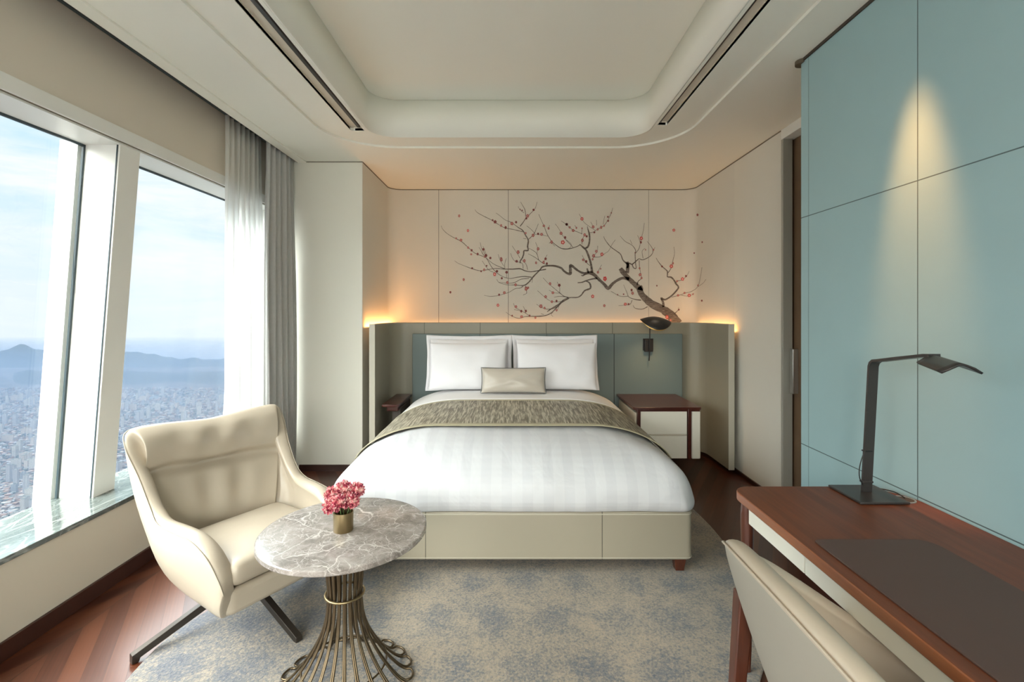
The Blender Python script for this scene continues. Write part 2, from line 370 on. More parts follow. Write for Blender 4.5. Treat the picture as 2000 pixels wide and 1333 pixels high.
def duvet_mat():
    m = bpy.data.materials.new('striped_duvet'); m.use_nodes = True; nt = m.node_tree; b = nt.nodes['Principled BSDF']
    tcn = N(nt, 'ShaderNodeTexCoord'); s = N(nt, 'ShaderNodeSeparateXYZ', i_0=tcn.outputs['Object'])
    f = M(nt, 'FRACT', M(nt, 'DIVIDE', s.outputs[0], .11)); stp = M(nt, 'LESS_THAN', f, .5)
    c = mixc(nt, stp, (.575, .58, .60), (.61, .615, .63))
    nt.links.new(c, b.inputs['Base Color'])
    nt.links.new(M(nt, 'ADD', M(nt, 'MULTIPLY', stp, .25), .42), b.inputs['Roughness'])
    mpn = N(nt, 'ShaderNodeMapping', i_0=tcn.outputs['Object']); mpn.inputs['Rotation'].default_value = (.3, .5, .6); mpn.inputs['Scale'].default_value = (1, .45, 1)
    n = N(nt, 'ShaderNodeTexNoise', i_Vector=mpn.outputs[0], i_Scale=6.0, i_Detail=3.0, i_Distortion=.6)
    bb = N(nt, 'ShaderNodeBump', i_Height=n.outputs[0], i_Strength=.28, i_Distance=.03); nt.links.new(bb.outputs[0], b.inputs['Normal'])
    return m
m_duvet = duvet_mat()
def sheer_mat():
    m = bpy.data.materials.new('sheer_voile'); m.use_nodes = True; nt = m.node_tree; nt.nodes.clear()
    d = N(nt, 'ShaderNodeBsdfDiffuse'); d.inputs[0].default_value = (.88, .88, .86, 1)
    t = N(nt, 'ShaderNodeBsdfTranslucent'); t.inputs[0].default_value = (.92, .92, .90, 1)
    tr = N(nt, 'ShaderNodeBsdfTransparent')
    a = N(nt, 'ShaderNodeMixShader', i_0=.6, i_1=d.outputs[0], i_2=t.outputs[0])
    b = N(nt, 'ShaderNodeMixShader', i_0=.30, i_1=a.outputs[0], i_2=tr.outputs[0])
    N(nt, 'ShaderNodeOutputMaterial', i_0=b.outputs[0]); return m
m_sheer = sheer_mat()
def glass_mat():
    m = bpy.data.materials.new('window_glass'); m.use_nodes = True; nt = m.node_tree; nt.nodes.clear()
    tr = N(nt, 'ShaderNodeBsdfTransparent'); tr.inputs[0].default_value = (.97, .985, .98, 1)
    g = N(nt, 'ShaderNodeBsdfGlossy'); g.inputs['Roughness'].default_value = .01
    fr = N(nt, 'ShaderNodeLayerWeight', i_Blend=.5)
    k = M(nt, 'ADD', .02, M(nt, 'MULTIPLY', M(nt, 'POWER', fr.outputs[1], 6.0), .5))
    b = N(nt, 'ShaderNodeMixShader', i_0=k, i_1=tr.outputs[0], i_2=g.outputs[0])
    N(nt, 'ShaderNodeOutputMaterial', i_0=b.outputs[0]); return m
m_glass = glass_mat()
def emis(name, c, s):
    m = bpy.data.materials.new(name); m.use_nodes = True; nt = m.node_tree; nt.nodes.clear()
    e = N(nt, 'ShaderNodeEmission'); e.inputs[0].default_value = (*c, 1); e.inputs[1].default_value = s
    N(nt, 'ShaderNodeOutputMaterial', i_0=e.outputs[0]); return m
# ------------------------------------------------------------------ room shell
CZ = 2.71; YF = -3.0
XL, XR, XT = -2.04, 1.95, 1.51
YB = 5.2
struct(box('floor', -2.6, 3.0, YF-.1, 5.5, -.12, 0, m_floor))
# ceiling: lower slab, raised inner ring (15 mm step), tray
def slab(name, loops, z, mat_, thick=.02):
    bm = bmesh.new(); es = []
    for lp in loops:
        vs = [bm.verts.new((p[0], p[1], z)) for p in lp]
        for i in range(len(vs)): es.append(bm.edges.new((vs[i], vs[(i+1) % len(vs)])))
    bmesh.ops.triangle_fill(bm, use_beauty=True, use_dissolve=False, edges=es)
    r = bmesh.ops.extrude_face_region(bm, geom=list(bm.faces))
    for v in r['geom']:
        if isinstance(v, bmesh.types.BMVert): v.co.z += thick
    return fin(bm, name, mat_)
ringo = rrect(-1.394, 1.303, YF+.6, 3.89, .5, 14)
rad_t = .20
trayo = rrect(-1.065, 1.015, YF+.8, 3.70, rad_t, 12)
slotL = rrect(-1.185, -1.085, YF+1.2, 3.56, [.005, .03, .005, .005], 4)
slotR = rrect(1.035, 1.105, YF+1.2, 3.45, .01, 4)
outer = [(-1.86, YF-.1), (XT+.06, YF-.1), (XT+.06, 2.3), (2.4, 2.3), (2.4, 5.4), (-1.86, 5.4)]
outer2 = [(-1.86, YF-.1), (2.5, YF-.1), (2.5, 5.4), (-1.86, 5.4)]
struct(slab('ceiling', [outer2, ringo], CZ, m_ceil, .016))
rl = rrect(-1.44, 1.35, YF+.55, 3.94, .5, 14)
o = slab('ceiling_ring', [rl, trayo, slotL, slotR], CZ+.016, m_ceil, .02); struct(o); o.name = 'trim_1'
bm = bmesh.new()
a = [bm.verts.new((p[0], p[1], CZ+.016)) for p in trayo]; b = [bm.verts.new((p[0], p[1], 3.01)) for p in trayo]
n = len(a)
for i in range(n): bm.faces.new((a[i], a[(i+1)%n], b[(i+1)%n], b[i]))
o = fin(bm, 'wall_tray', m_ceil, smooth=40); struct(o)
so_ = o.modifiers.new('s', 'SOLIDIFY'); so_.thickness = .012; so_.offset = -1
struct(box('ceiling', -1.2, 1.15, YF+.7, 3.8, 3.012, 3.06, m_ceil))
# dark strip painting a shadow line where tray wall meets its ceiling
def loopstrip(name, pts, z0, z1, off, mat_):
    bm = bmesh.new(); P = [Vector((p[0], p[1], 0)) for p in pts]; n = len(P); rows = []
    c = sum(P, Vector())/n
    q = []
    for i in range(n):
        t = (P[(i+1) % n]-P[(i-1) % n]); nn = Vector((-t.y, t.x, 0)).normalized()
        q.append(P[i]+nn*off)
    rows = [[(p.x, p.y, z0) for p in q], [(p.x, p.y, z1) for p in q]]
    rows += [[(p.x, p.y, z1) for p in P], [(p.x, p.y, z0) for p in P], rows[0]]
    grid(bm, rows, True); return struct(fin(bm, name, mat_))
m_line = mat('shadow_line_paint', (.20, .17, .13), .8)
loopstrip('trim_2', trayo, 3.004, 3.012, .003, m_line)
# air slots
def slot(name, x0, x1, y1, dark0, dark1, lip):
    bm = bmesh.new()
    bx(bm, x0, x1, YF+1.2, y1, CZ+.045, CZ+.08)
    bx(bm, x0-.004, x0, YF+1.2, y1, CZ+.02, CZ+.08); bx(bm, x1, x1+.004, YF+1.2, y1, CZ+.02, CZ+.08)
    bx(bm, x0, x1, y1, y1+.004, CZ+.02, CZ+.08)
    o = fin(bm, name, mat('slot_liner_'+name, (.74, .70, .60), .6)); 
    tag(o, lip, 'air vent')
    box('slot_opening', dark0, dark1, YF+1.25, y1-.03, CZ+.030, CZ+.0445, m_blk, o)
    return o
slot('air_slot', -1.185, -1.085, 3.56, -1.128, -1.108, 'long linear air slot in the ceiling on the window side')
slot('air_slot', 1.035, 1.105, 3.45, 1.038, 1.055, 'long linear air slot in the ceiling on the teal wall side')
# ceiling edge bead near the curtain pocket, curtain pocket
struct(box('trim_3', -1.875, -1.80, YF, 4.235, CZ-.012, CZ+.01, m_ceil, bevel=.003))
struct(box('trim_4', -2.12, -1.80, YF, 4.4, CZ+.16, CZ+.18, m_dark))
struct(box('trim_5', -1.88, -1.862, YF, 4.3, CZ-.01, CZ+.17, m_dark))
cr = box('curtain_rail', -1.935, -1.915, YF, 4.2, CZ+.05, CZ+.075, m_gasket); tag(cr, 'dark grey inner curtain rail in the ceiling pocket above the windows', 'curtain rail')
cr = box('curtain_rail', -2.005, -1.985, YF, 4.2, CZ+.06, CZ+.08, m_gasket); tag(cr, 'curtain rail in the ceiling pocket next to the fascia, nearest the glass', 'curtain rail')
# walls
def bent(name, pts, z0, z1, mat_, th=.08, smooth=40):
    """vertical wall along an open plan polyline, thickness to the left of travel"""
    P = [Vector((p[0], p[1], 0)) for p in pts]; q = []
    for i in range(len(P)):
        t = P[min(i+1, len(P)-1)]-P[max(i-1, 0)]; q.append(P[i]+Vector((-t.y, t.x, 0)).normalized()*th)
    bm = bmesh.new()
    prof = [(p.x, p.y) for p in P]+[(p.x, p.y) for p in reversed(q)]
    A = [bm.verts.new((x, y, z0)) for x, y in prof]; B = [bm.verts.new((x, y, z1)) for x, y in prof]; n = len(prof)
    for i in range(n): bm.faces.new((A[i], A[(i+1)%n], B[(i+1)%n], B[i]))
    for i in range(len(P)-1):
        j = n-1-i
        bm.faces.new((A[i], A[i+1], A[j-1], A[j])); bm.faces.new((B[i], B[i+1], B[j-1], B[j]))
    return fin(bm, name, mat_, smooth=smooth)
RC = .13
def arc(cx, cy, r, a0, a1, n=8): return [(cx+r*math.cos(math.radians(a0+(a1-a0)*i/n)), cy+r*math.sin(math.radians(a0+(a1-a0)*i/n))) for i in range(n+1)]
back = [(-1.31, 4.2365)]+arc(-1.31+RC, YB-RC, RC, 180, 90)+arc(XR-RC, YB-RC, RC, 90, 0)+[(XR, 4.24)]
struct(bent('wall_back', back, 0, CZ, m_back, .02))
struct(box('wall_right', XR, XR+.08, 3.50, 4.24, 0, CZ, m_wall))
struct(box('wall_column', -1.95, -1.311, 4.235, 5.28, 0, CZ, m_col, bevel=.004))
struct(box('wall_left_pocket', -2.3, -1.95, 4.25, 4.4, 0, CZ+.2, m_upper))
struct(box('wall_pocket_end', -2.3, -1.78, 4.2345, 4.42, CZ+.001, CZ+.22, m_col))
struct(box('wall_left_lower', -2.42, XL, YF, 4.26, 0, .387, m_lower))
struct(box('wall_left_upper', -2.27, XL, YF, 4.26, 2.352, CZ+.2, m_upper))
for k, (x0_, x1_, z0_, z1_) in enumerate(((-2.6, 3.0, 0, .40), (-2.6, 3.0, 2.40, 3.0), (-2.6, -1.85, .40, 2.40), (1.60, 3.0, .40, 2.40), (-.16, -.04, .40, 2.40))):
    struct(box('wall_rear', x0_, x1_, YF-.1, YF, z0_, z1_, m_white))
struct(box('window_4', -1.85, 1.60, YF-.055, YF-.045, .40, 2.40, m_glass))  # added window behind the camera, unseen, to let in more light
tw = box('wall_teal', XT, XT+.5, YF, 2.53, 0, CZ-.012, m_teal, bevel=.006); tw.name = 'wall_right_teal'; struct(tw)
struct(box('trim_6', XT-.006, XT+.4, YF, 2.5, CZ-.014, CZ+.02, m_dark))  # dark strip drawn as the shadow gap over the teal wall
bm = bmesh.new(); lathe(bm, [(0, -.02), (.035, -.02), (.035, 0), (0, 0)], (XT+.01, 2.53, CZ-.001), 24)
struct(fin(bm, 'trim_7', mat('pocket_bronze', (.10, .08, .055), .5)))
# side doorway (sliding door)
struct(box('trim_8', XR, XR+.068, 3.478, 3.505, 0, 2.655, mat('door_jamb', (.40, .39, .34), .45), bevel=.002))
struct(box('trim_9', XR-.002, XR+.09, 2.5, 3.503, 2.64, CZ, m_white, bevel=.002))
struct(box('wall_right_upper', XR, XR+.08, 2.4, 3.50, 2.66, CZ, m_wall))
d = box('door_1', XR+.085, XR+.125, 2.3, 3.62, .005, 2.66, m_doorw, bevel=.003); struct(d)
bm = bmesh.new(); bx(bm, XR+.045, XR+.085, 3.435, 3.450, .812, 1.13); bx(bm, XR+.040, XR+.052, 3.425, 3.462, .812, 1.13)
fin(bm, 'door_handle', m_steel, d, bevel=.003)
struct(box('wall_right_end', 2.10, 2.2, 2.2, 3.7, 0, CZ, m_dark))
# baseboards
struct(box('baseboard_left', XL, XL+.014, YF, 4.235, 0, .078, m_base, bevel=.003))
struct(box('baseboard_column', -1.86, -1.305, 4.222, 4.235, 0, .055, m_base))
struct(box('baseboard_teal', XT-.012, XT, YF, 2.52, 0, .15, m_base, bevel=.003))
struct(box('baseboard_right', XR-.012, XR, 3.5, 5.0, 0, .03, m_base))
# dark strips painting shadow lines under the ceiling
struct(box('trim_10', -1.85, -1.31, 4.232, 4.24, CZ-.007, CZ, m_line))
bm = bmesh.new()
pr = [(-1.31, 4.235)]+back[1:-1]+[(XR, 3.5)]
P = [Vector((p[0], p[1], 0)) for p in pr]; q = []
for i in range(len(P)):
    t = P[min(i+1, len(P)-1)]-P[max(i-1, 0)]; q.append(P[i]-Vector((-t.y, t.x, 0)).normalized()*.004)
grid(bm, [[(p.x, p.y, CZ-.001) for p in P], [(p.x, p.y, CZ-.001) for p in q], [(p.x, p.y, CZ-.008) for p in q], [(p.x, p.y, CZ-.008) for p in P]])
struct(fin(bm, 'trim_11', m_line))
# ------------------------------------------------------------------ window band (leaning inwards towards the top)
LEAN = .077
gx = lambda z: -2.40+LEAN*(z-.415)
ix = lambda z: -2.207+LEAN*(z-.415)
def leanbox(name, y0, y1, z0, z1, d0, d1, mat_, parent=None, **kw):
    bm = bmesh.new()
    pts = []
    for z_ in (z0, z1):
        for (dx, y) in ((d0, y0), (d1, y0), (d1, y1), (d0, y1)): pts.append(bm.verts.new((gx(z_)+dx, y, z_)))
    v = pts
    for f in ((0,3,2,1),(4,5,6,7),(0,1,5,4),(1,2,6,5),(2,3,7,6),(3,0,4,7)): bm.faces.new([v[i] for i in f])
    return fin(bm, name, mat_, parent, **kw)
HZ = 2.275
sill = box('window_sill', -2.415, XL+.012, YF, 4.235, .390, .415, m_sill, bevel=.003); tag(sill, 'long polished grey-green marble window sill under both windows', 'window sill')
# head frame: small face and deep soffit
bm = bmesh.new()
prof = [(-2.03, 2.355), (-2.03, 2.288), (-2.052, 2.288), (-2.052, 2.277), (-2.255, HZ), (-2.27, HZ), (-2.27, 2.355)]
A = [bm.verts.new((x, YF, z_)) for x, z_ in prof]; B = [bm.verts.new((x, 4.25, z_)) for x, z_ in prof]; n = len(A)
for i in range(n): bm.faces.new((A[i], A[(i+1)%n], B[(i+1)%n], B[i]))
bm.faces.new(A); bm.faces.new(B)
struct(fin(bm, 'trim_12', m_white))
struct(box('trim_13', -2.049, -2.043, YF, 4.2, 2.284, 2.290, m_line))
wins = [(2.69, 4.2), (.55, 2.545), (-1.6, .40)]
for k, (y0, y1) in enumerate(wins):
    g = leanbox('window_%d' % (k+1), y0, y1, .41, HZ, -.004, .004, m_glass); struct(g)
    for (nm, a0, a1, zz0, zz1) in (('gasket', y0, y0+.008, .415, HZ), ('gasket', y1-.010, y1+.002, .415, HZ), ('gasket', y0, y1, HZ-.012, HZ)):
        leanbox(nm, a0, a1, zz0, zz1, .002, .012, m_gasket, g)
    leanbox('window_frame', y1-.02, y1, .3, HZ+.02, -.105, -.01, m_white, g)
for k, (y0, y1) in enumerate(((2.547, 2.685), (.402, .548), (-1.75, -1.602), (4.2, 4.25))):
    p = leanbox('trim_%d' % (14+k), y0, y1, .41, 2.28, -.10, .193, m_white, bevel=.002); struct(p)
    if k < 3: leanbox('cover_strip', y0-.004, y0+.004, .416, 2.276, .178, .184, m_gasket, p)
struct(leanbox('wall_left_rear', YF, -1.75, .41, 2.28, -.10, .193, m_white))
# ------------------------------------------------------------------ curtains
def curtain(name, y0, y1, x0, amp, nf, z0, z1, mat_, seed, spread=1.0, parent=None, topw=1.0, bulge=0):
    random.seed(seed); rows = []
    nn = nf*14; ph = [random.uniform(-.6, .6) for _ in range(nf+2)]
    for k in range(25):
        t = k/24; zz = z0+(z1-z0)*t; row = []
        sh = 1-.30*math.sin(PI*min(1, (1-t)*1.0))*0
        for i in range(nn+1):
            s = i/nn
            f = s*nf; wob = ph[int(f) % len(ph)]*.25
            a = amp*(.55+.45*(1-t))*(1+wob)
            w = y0+(y1-y0)*s
            w = (y0+y1)/2+(w-(y0+y1)/2)*(topw+(1-topw)*smooth01((1-t)*2.2))
            x = x0+a*math.sin(f*2*PI+wob*2+.5*math.sin(t*3))+.004*math.sin(f*9+t*5)
            w += .35*a*math.sin(f*4*PI+1)+bulge*math.sin(t*PI)*(s-.5)
            row.append((x, w, zz))
        rows.append(row)
    bm = bmesh.new(); grid(bm, rows); o = fin(bm, name, mat_, parent, smooth=180)
    sd = o.modifiers.new('s', 'SOLIDIFY'); sd.thickness = .002
    return o
c = curtain('sheer_curtain', 3.34, 3.86, -1.995, .030, 7, .01, CZ+.06, m_sheer, 3, topw=.90)
tag(c, 'white sheer voile curtain gathered at the end of the right window', 'curtain')
c = curtain('drape_curtain', 3.70, 4.20, -1.900, .042, 5, .012, CZ+.05, m_drape, 5, topw=.86)
tag(c, 'heavy grey drape gathered beside the wall column', 'curtain')
# ------------------------------------------------------------------ rug
pts = [(1.20, 3.9), (1.275, 3.3), (1.262, 2.8), (1.15, 2.25), (.92, 1.80), (.45, 1.36), (-.2, 1.20), (-.9, 1.32), (-1.36, 1.62), (-1.465, 1.98), (-1.40, 2.28), (-1.30, 2.7), (-1.22, 3.3), (-1.05, 3.9), (-.5, 4.25), (.2, 4.35), (.9, 4.25)]
rug_o = [(p.x, p.y) for p in cat([(a, b, 0) for a, b in pts], 6, True)]
bm = bmesh.new(); prism(bm, rug_o, 0.001, .014)
rug = fin(bm, 'area_rug', m_rug, bevel=.004); tag(rug, 'large rounded beige and blue-grey patterned rug under the bed, table and chairs', 'rug')
RZ = .014
# ------------------------------------------------------------------ bed
bed = thing('bed', 'wide double bed with pale leather platform and white duvet', 'bed', (0, 2.55, 0))
def P(o, parent): o.parent = parent; o.matrix_parent_inverse = Matrix.Translation(-parent.location) if parent.rotation_euler[2] == 0 else o.matrix_parent_inverse; return o
BX0, BX1, BY0, BY1 = -.955, .955, 2.546, 4.66
bm = bmesh.new(); prism(bm, rrect(BX0, BX1, BY0, BY1, .035, 6), .087, .343)
P(fin(bm, 'platform', m_plat, bevel=.010), bed)
bm = bmesh.new(); prism(bm, rrect(BX0-.002, BX1+.002, BY0-.002, BY1, .036, 6), .327, .3305); prism(bm, rrect(BX0-.002, BX1+.002, BY0-.002, BY1, .036, 6), .098, .1005)
P(fin(bm, 'platform_piping', mat('platform_piping_leather', (.55, .52, .43), .35)), bed)
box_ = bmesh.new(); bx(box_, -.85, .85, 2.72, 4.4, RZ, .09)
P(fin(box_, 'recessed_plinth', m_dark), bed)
for (x, y) in ((.895, 2.60), (-.895, 2.60)):
    bm = bmesh.new(); v = bx(bm, x-.032, x+.032, y-.032, y+.032, RZ, .088)
    for q in v[:4]: q.co.x = x+(q.co.x-x)*.68; q.co.y = y+(q.co.y-y)*.68
    P(fin(bm, 'bed_leg', m_leg, bevel=.002), bed)
m = box('mattress', -.79, .81, 2.72, 4.40, .343, .55, m_linen, bevel=.05); P(m, bed)
# duvet: concentric rounded rings, hem tucked at the platform
DCX, DHX, DY0, DY1, DTOP = .008, .972, 2.520, 4.56, .690
def _z(d):
    t = max(0, 1-d/.62); return .400+.290*max(0, 1-t**2.3)**(1/2.15)
prof = [(.90, .690), (.62, .690)]+[(d, _z(d)) for d in (.5, .4, .32, .25, .19, .14, .10, .065, .04, .022, .010, .003)]+[(0, .400), (.004, .378), (.012, .358), (.020, .346)]
NTOP = 15
def dz(d):
    if d >= .9: return prof[0][1]
    for (d1, z1), (d0, z0) in zip(prof[:NTOP-1], prof[1:NTOP]):
        if d0 <= d <= d1: return z0+(z1-z0)*(d-d0)/(d1-d0)
    return .400
def ring(d, n=26):
    x0, x1, y0, y1 = DCX-DHX+d, DCX+DHX-d, DY0+d*1.0, DY1-d*.35
    r = max(.02, .085-d*.04); out = []
    cs = [((x1-r, y1-r), 0), ((x0+r, y1-r), 90), ((x0+r, y0+r), 180), ((x1-r, y0+r), 270)]
    C = []
    for (c, a0) in cs: C.append([(c[0]+r*math.cos(math.radians(a0+90*i/6)), c[1]+r*math.sin(math.radians(a0+90*i/6))) for i in range(7)])
    for k in range(4):
        out += C[k]; a = C[k][-1]; b = C[(k+1) % 4][0]
        for i in range(1, n): out.append((a[0]+(b[0]-a[0])*i/n, a[1]+(b[1]-a[1])*i/n))
    return out
rows = []
prof_f = []
for (a, b) in zip(prof, prof[1:]):
    for k in range(3): prof_f.append((a[0]+(b[0]-a[0])*k/3, a[1]+(b[1]-a[1])*k/3))
prof_f.append(prof[-1])
for i, (d, z_) in enumerate(prof_f):
    row = []
    for (x, y) in ring(d):
        low = smooth01((.60-z_)/.2); nx = x-DCX
        # folds gathering towards the hem and at the corners
        cor = math.exp(-((abs(nx)-DHX)**2+(y-DY0)**2)/.03)
        w = mn.noise(Vector((x*7, y*5, 3)))*.010*low + mn.noise(Vector((x*3, y*3, z_*6)))*.012
        fold = .010*low*math.sin((x-y)*38+z_*20)*cor
        out_ = w+fold
        sx = 1 if nx > 0 else -1
        ex = out_*sx if abs(nx) > DHX-.15 else 0
        ey = -out_ if y < DY0+.15 else 0
        row.append((x+ex, y+ey, z_+mn.noise(Vector((x*2.2, y*2.2, 9)))*.010*(1-low)))
    rows.append(row)
bm = bmesh.new(); V = grid(bm, rows, True); bm.faces.new(V[0])
bmesh.ops.remove_doubles(bm, verts=bm.verts, dist=.0005)
duv = fin(bm, 'duvet', m_duvet, smooth=180, subsurf=1); P(duv, bed)
# folded-back sheet band under the pillows
def topz(x, y):
    d = min(DHX-abs(x-DCX), y-DY0, .9); return dz(max(0, d))
def strip(name, y0, y1, side_z, off, mat_, parent, ny=10, thick=.004, wav=0.0):
    """cloth lying across the bed, following the duvet down its sides"""
    ds = [.0, .004, .012, .02, .035, .05, .07, .095, .12, .15, .18, .22, .26, .31, .36, .43, .5, .6, .7, .8, .9, DHX]
    ds = [d for d in ds if dz(d) >= side_z]
    xs = [(-1, d) for d in ds]+[(1, d) for d in reversed(ds[:-1])]
    rows = []
    for j in range(ny+1):
        y = y0+(y1-y0)*j/ny; row = []
        for sgn, d in xs:
            x = DCX+sgn*(DHX-d)
            df = max(0, y-DY0); dd = min(d, df if df < d else d)
            z_ = dz(min(d, max(df, .0)))
            k = max(0, 1-d/.25)
            row.append((x+sgn*off*k, y+wav*math.sin(x*5+j)*.0, z_+off*(1-k*.6)))
        rows.append(row)
    bm = bmesh.new(); grid(bm, rows); o = fin(bm, name, mat_, smooth=180, subsurf=1)
    s_ = o.modifiers.new('s', 'SOLIDIFY'); s_.thickness = thick; s_.offset = 1; P(o, parent); return o
sh = strip('turned_sheet', 3.80, 4.36, .56, .012, mat('white_sheet', (.83, .82, .81), .5, bump=(5, .2, .012)), bed, 6, .006)
run = thing('bed_runner', 'olive-grey textured runner laid across the white duvet', 'bed runner', (0, 3.3, .68))
strip('runner_cloth', 2.985, 3.73, .47, .016, m_runner, run, 14, .005)
strip('border', 2.955, 2.990, .47, .017, m_runedge, run, 2, .006)
strip('border', 3.725, 3.76, .47, .017, m_runedge, run, 2, .006)
# ------------------------------------------------------------------ pillows
def pillow(name, w, h, t, mat_, loc, tilt, label, cat_, group=None, flange=0, seed=0, rz=0, dip=.03, pipe=None):
    root = thing(name, label, cat_, loc, rz, group)
    nu, nv = 30, 22; bm = bmesh.new(); rnd = random.Random(seed); ph = rnd.uniform(0, 9)
    ct, st_ = math.cos(tilt), math.sin(tilt)
    def place(x, d, z_):    # d = towards viewer (-Y); pillow stands on its lower edge and leans back
        return (x, -d*ct+z_*st_, z_*ct+d*st_)
    def pt(u, v, s, grow=0.0):
        # corner ears pulled out, edges drawn in
        ew = 1-dip*(1-v*v)*1.0*abs(u)**2; eh = 1-dip*1.6*(1-u*u)*abs(v)**2
        x = u*(w/2+grow)*ew; z_ = h/2+v*(h/2+grow)*eh
        e = max(0, (1-abs(u)**2.6))**.55*max(0, (1-abs(v)**2.6))**.55
        sag = 1+.18*(-v)
        th = t/2*e*sag
        wr = mn.noise(Vector((u*2.5+ph, v*2.5, s)))*.012*min(1, e*2.5)
        return place(x, s*th+wr*s+t*.5, z_)
    for s in (1, -1):
        rows = [[pt(-1+2*i/nu, -1+2*j/nv, s) for i in range(nu+1)] for j in range(nv+1)]
        grid(bm, rows)
    bmesh.ops.remove_doubles(bm, verts=bm.verts, dist=.0008)
    fin(bm, 'pillowcase' if not pipe else 'cushion_cover', mat_, root, smooth=180, subsurf=1)
    per = []
    for i in range(nu): per.append((-1+2*i/nu, -1))
    for i in range(nv): per.append((1, -1+2*i/nv))
    for i in range(nu): per.append((1-2*i/nu, 1))
    for i in range(nv): per.append((-1, 1-2*i/nv))
    if flange:
        bm = bmesh.new(); rows = []
        for g in (-.012, flange*.5, flange):
            rows.append([(p[0], p[1]+.006*math.sin(k*.7+g*60), p[2]) for k, p in enumerate(pt(a, b, 0, g) for a, b in per)])
        grid(bm, rows, True); o = fin(bm, 'flange', mat_, root, smooth=180)
        s_ = o.modifiers.new('s', 'SOLIDIFY'); s_.thickness = .004
    if pipe:
        bm = bmesh.new(); tube(bm, [pt(a, b, 0, 0) for a, b in per], .0035, 6, True); fin(bm, 'piping', pipe, root, smooth=180)
    return root
g = 'large white pillows against the headboard'
pillow('pillow', .73, .448, .16, m_pillow, (-.388, 4.43, .699), .16, 'large flanged white pillow leaning on the headboard at the left side of the bed', 'pillow', g, .028, 1, .05)
pillow('pillow', .73, .448, .16, m_pillow, (.392, 4.43, .699), .16, 'large flanged white pillow leaning on the headboard at the nightstand and reading lamp side', 'pillow', g, .028, 2, .05)
g = 'front white pillows'
pillow('pillow', .69, .425, .15, m_pillow, (-.385, 4.262, .694), .20, 'white pillow standing in front of the left flanged pillow', 'pillow', g, 0, 3, .015, .02)
pillow('pillow', .71, .425, .15, m_pillow, (.390, 4.262, .694), .20, 'white pillow standing in front of the right flanged pillow', 'pillow', g, 0, 4, -.01, .02)
pillow('cushion', .545, .215, .12, m_satin, (.012, 4.075, .700), .28, 'small champagne satin lumbar cushion between the two pillows', 'cushion', None, 0, 5, 0, .035, m_piping)
# ------------------------------------------------------------------ headboard
HT = 1.288
hb = thing('headboard', 'wraparound olive-grey leather headboard with winged sides behind the bed', 'headboard', (.34, 4.72, 0))
RH = .15
plan = [(-1.172, 4.135)]+arc(-1.172+RH, 4.72-RH, RH, 180, 90, 8)+arc(1.852-RH, 4.72-RH, RH, 90, 0, 8)+[(1.852, 4.135)]
o = bent('winged_panel', plan, .04, HT, m_hb, .045); P(o, hb)
bv = o.modifiers.new('bevel', 'BEVEL'); bv.width = .006; bv.segments = 3; bv.limit_method = 'ANGLE'; bv.angle_limit = math.radians(50)
P(box('inner_panel', -.962, 1.645, 4.665, 4.722, .30, 1.180, m_hbteal, bevel=.006), hb)
P(box('edge_trim', 1.850, 1.900, 4.128, 4.134, .04, HT+.001, mat('headboard_edge', (.50, .48, .40), .3), bevel=.002), hb)
P(box('edge_trim', -1.220, -1.170, 4.128, 4.134, .04, HT+.001, MATS['headboard_edge'], bevel=.002), hb)
P(box('ledge', -1.0, 1.7, 4.77, 5.06, 1.17, 1.19, m_hb), hb)
# ------------------------------------------------------------------ nightstands
def nightstand(x0, x1, y0, y1, zt, label, full=True):
    t = thing('nightstand', label, 'nightstand', ((x0+x1)/2, y0, 0))
    bm = bmesh.new(); prism(bm, rrect(x0, x1, y0, y1, [.01, .01, .02, .03], 5), zt-.022, zt)
    P(fin(bm, 'tabletop', m_night, bevel=.005), t)
    bm = bmesh.new(); prism(bm, rrect(x0+(.02 if full else .06), x1-.012, y0+(.03 if full else .12), y1, .02, 4), .175, zt-.05)
    P(fin(bm, 'cabinet', m_cream if full else m_dark, bevel=.004), t)
    if full:
        zm = .372
        for a, b in ((.178, zm-.008), (zm+.006, zt-.030)):
            d_ = box('drawer', x0+.045, x1-.125, y0+.006, y0+.030, a, b, m_creamd, bevel=.003); P(d_, t)
        P(box('side_panel', x1-.085, x1-.012, y0+.004, y0+.2, .172, zt-.030, m_creamd, bevel=.012), t)
        for xa in (x0+.045, x1-.105):
            bm = bmesh.new(); v = bx(bm, xa-.014, xa+.014, y0-.004, y0+.028, .176, zt-.012)
            P(fin(bm, 'post', m_night, bevel=.004), t)
        P(box('apron', x0+.02, x1-.02, y0+.0, y0+.02, zt-.034, zt-.02, m_night, bevel=.003), t)
    else:
        P(box('bracket', x0+.03, x1-.02, y0+.06, y1, zt-.07, zt-.02, m_night, bevel=.01), t)
    return t
nightstand(1.005, 1.575, 4.0, 4.66, .602, 'dark red walnut nightstand with two cream drawers beside the right wing of the headboard')
nightstand(-1.115, -.965, 4.12, 4.66, .602, 'narrow dark walnut nightstand left of the bed, mostly hidden by the duvet', False)
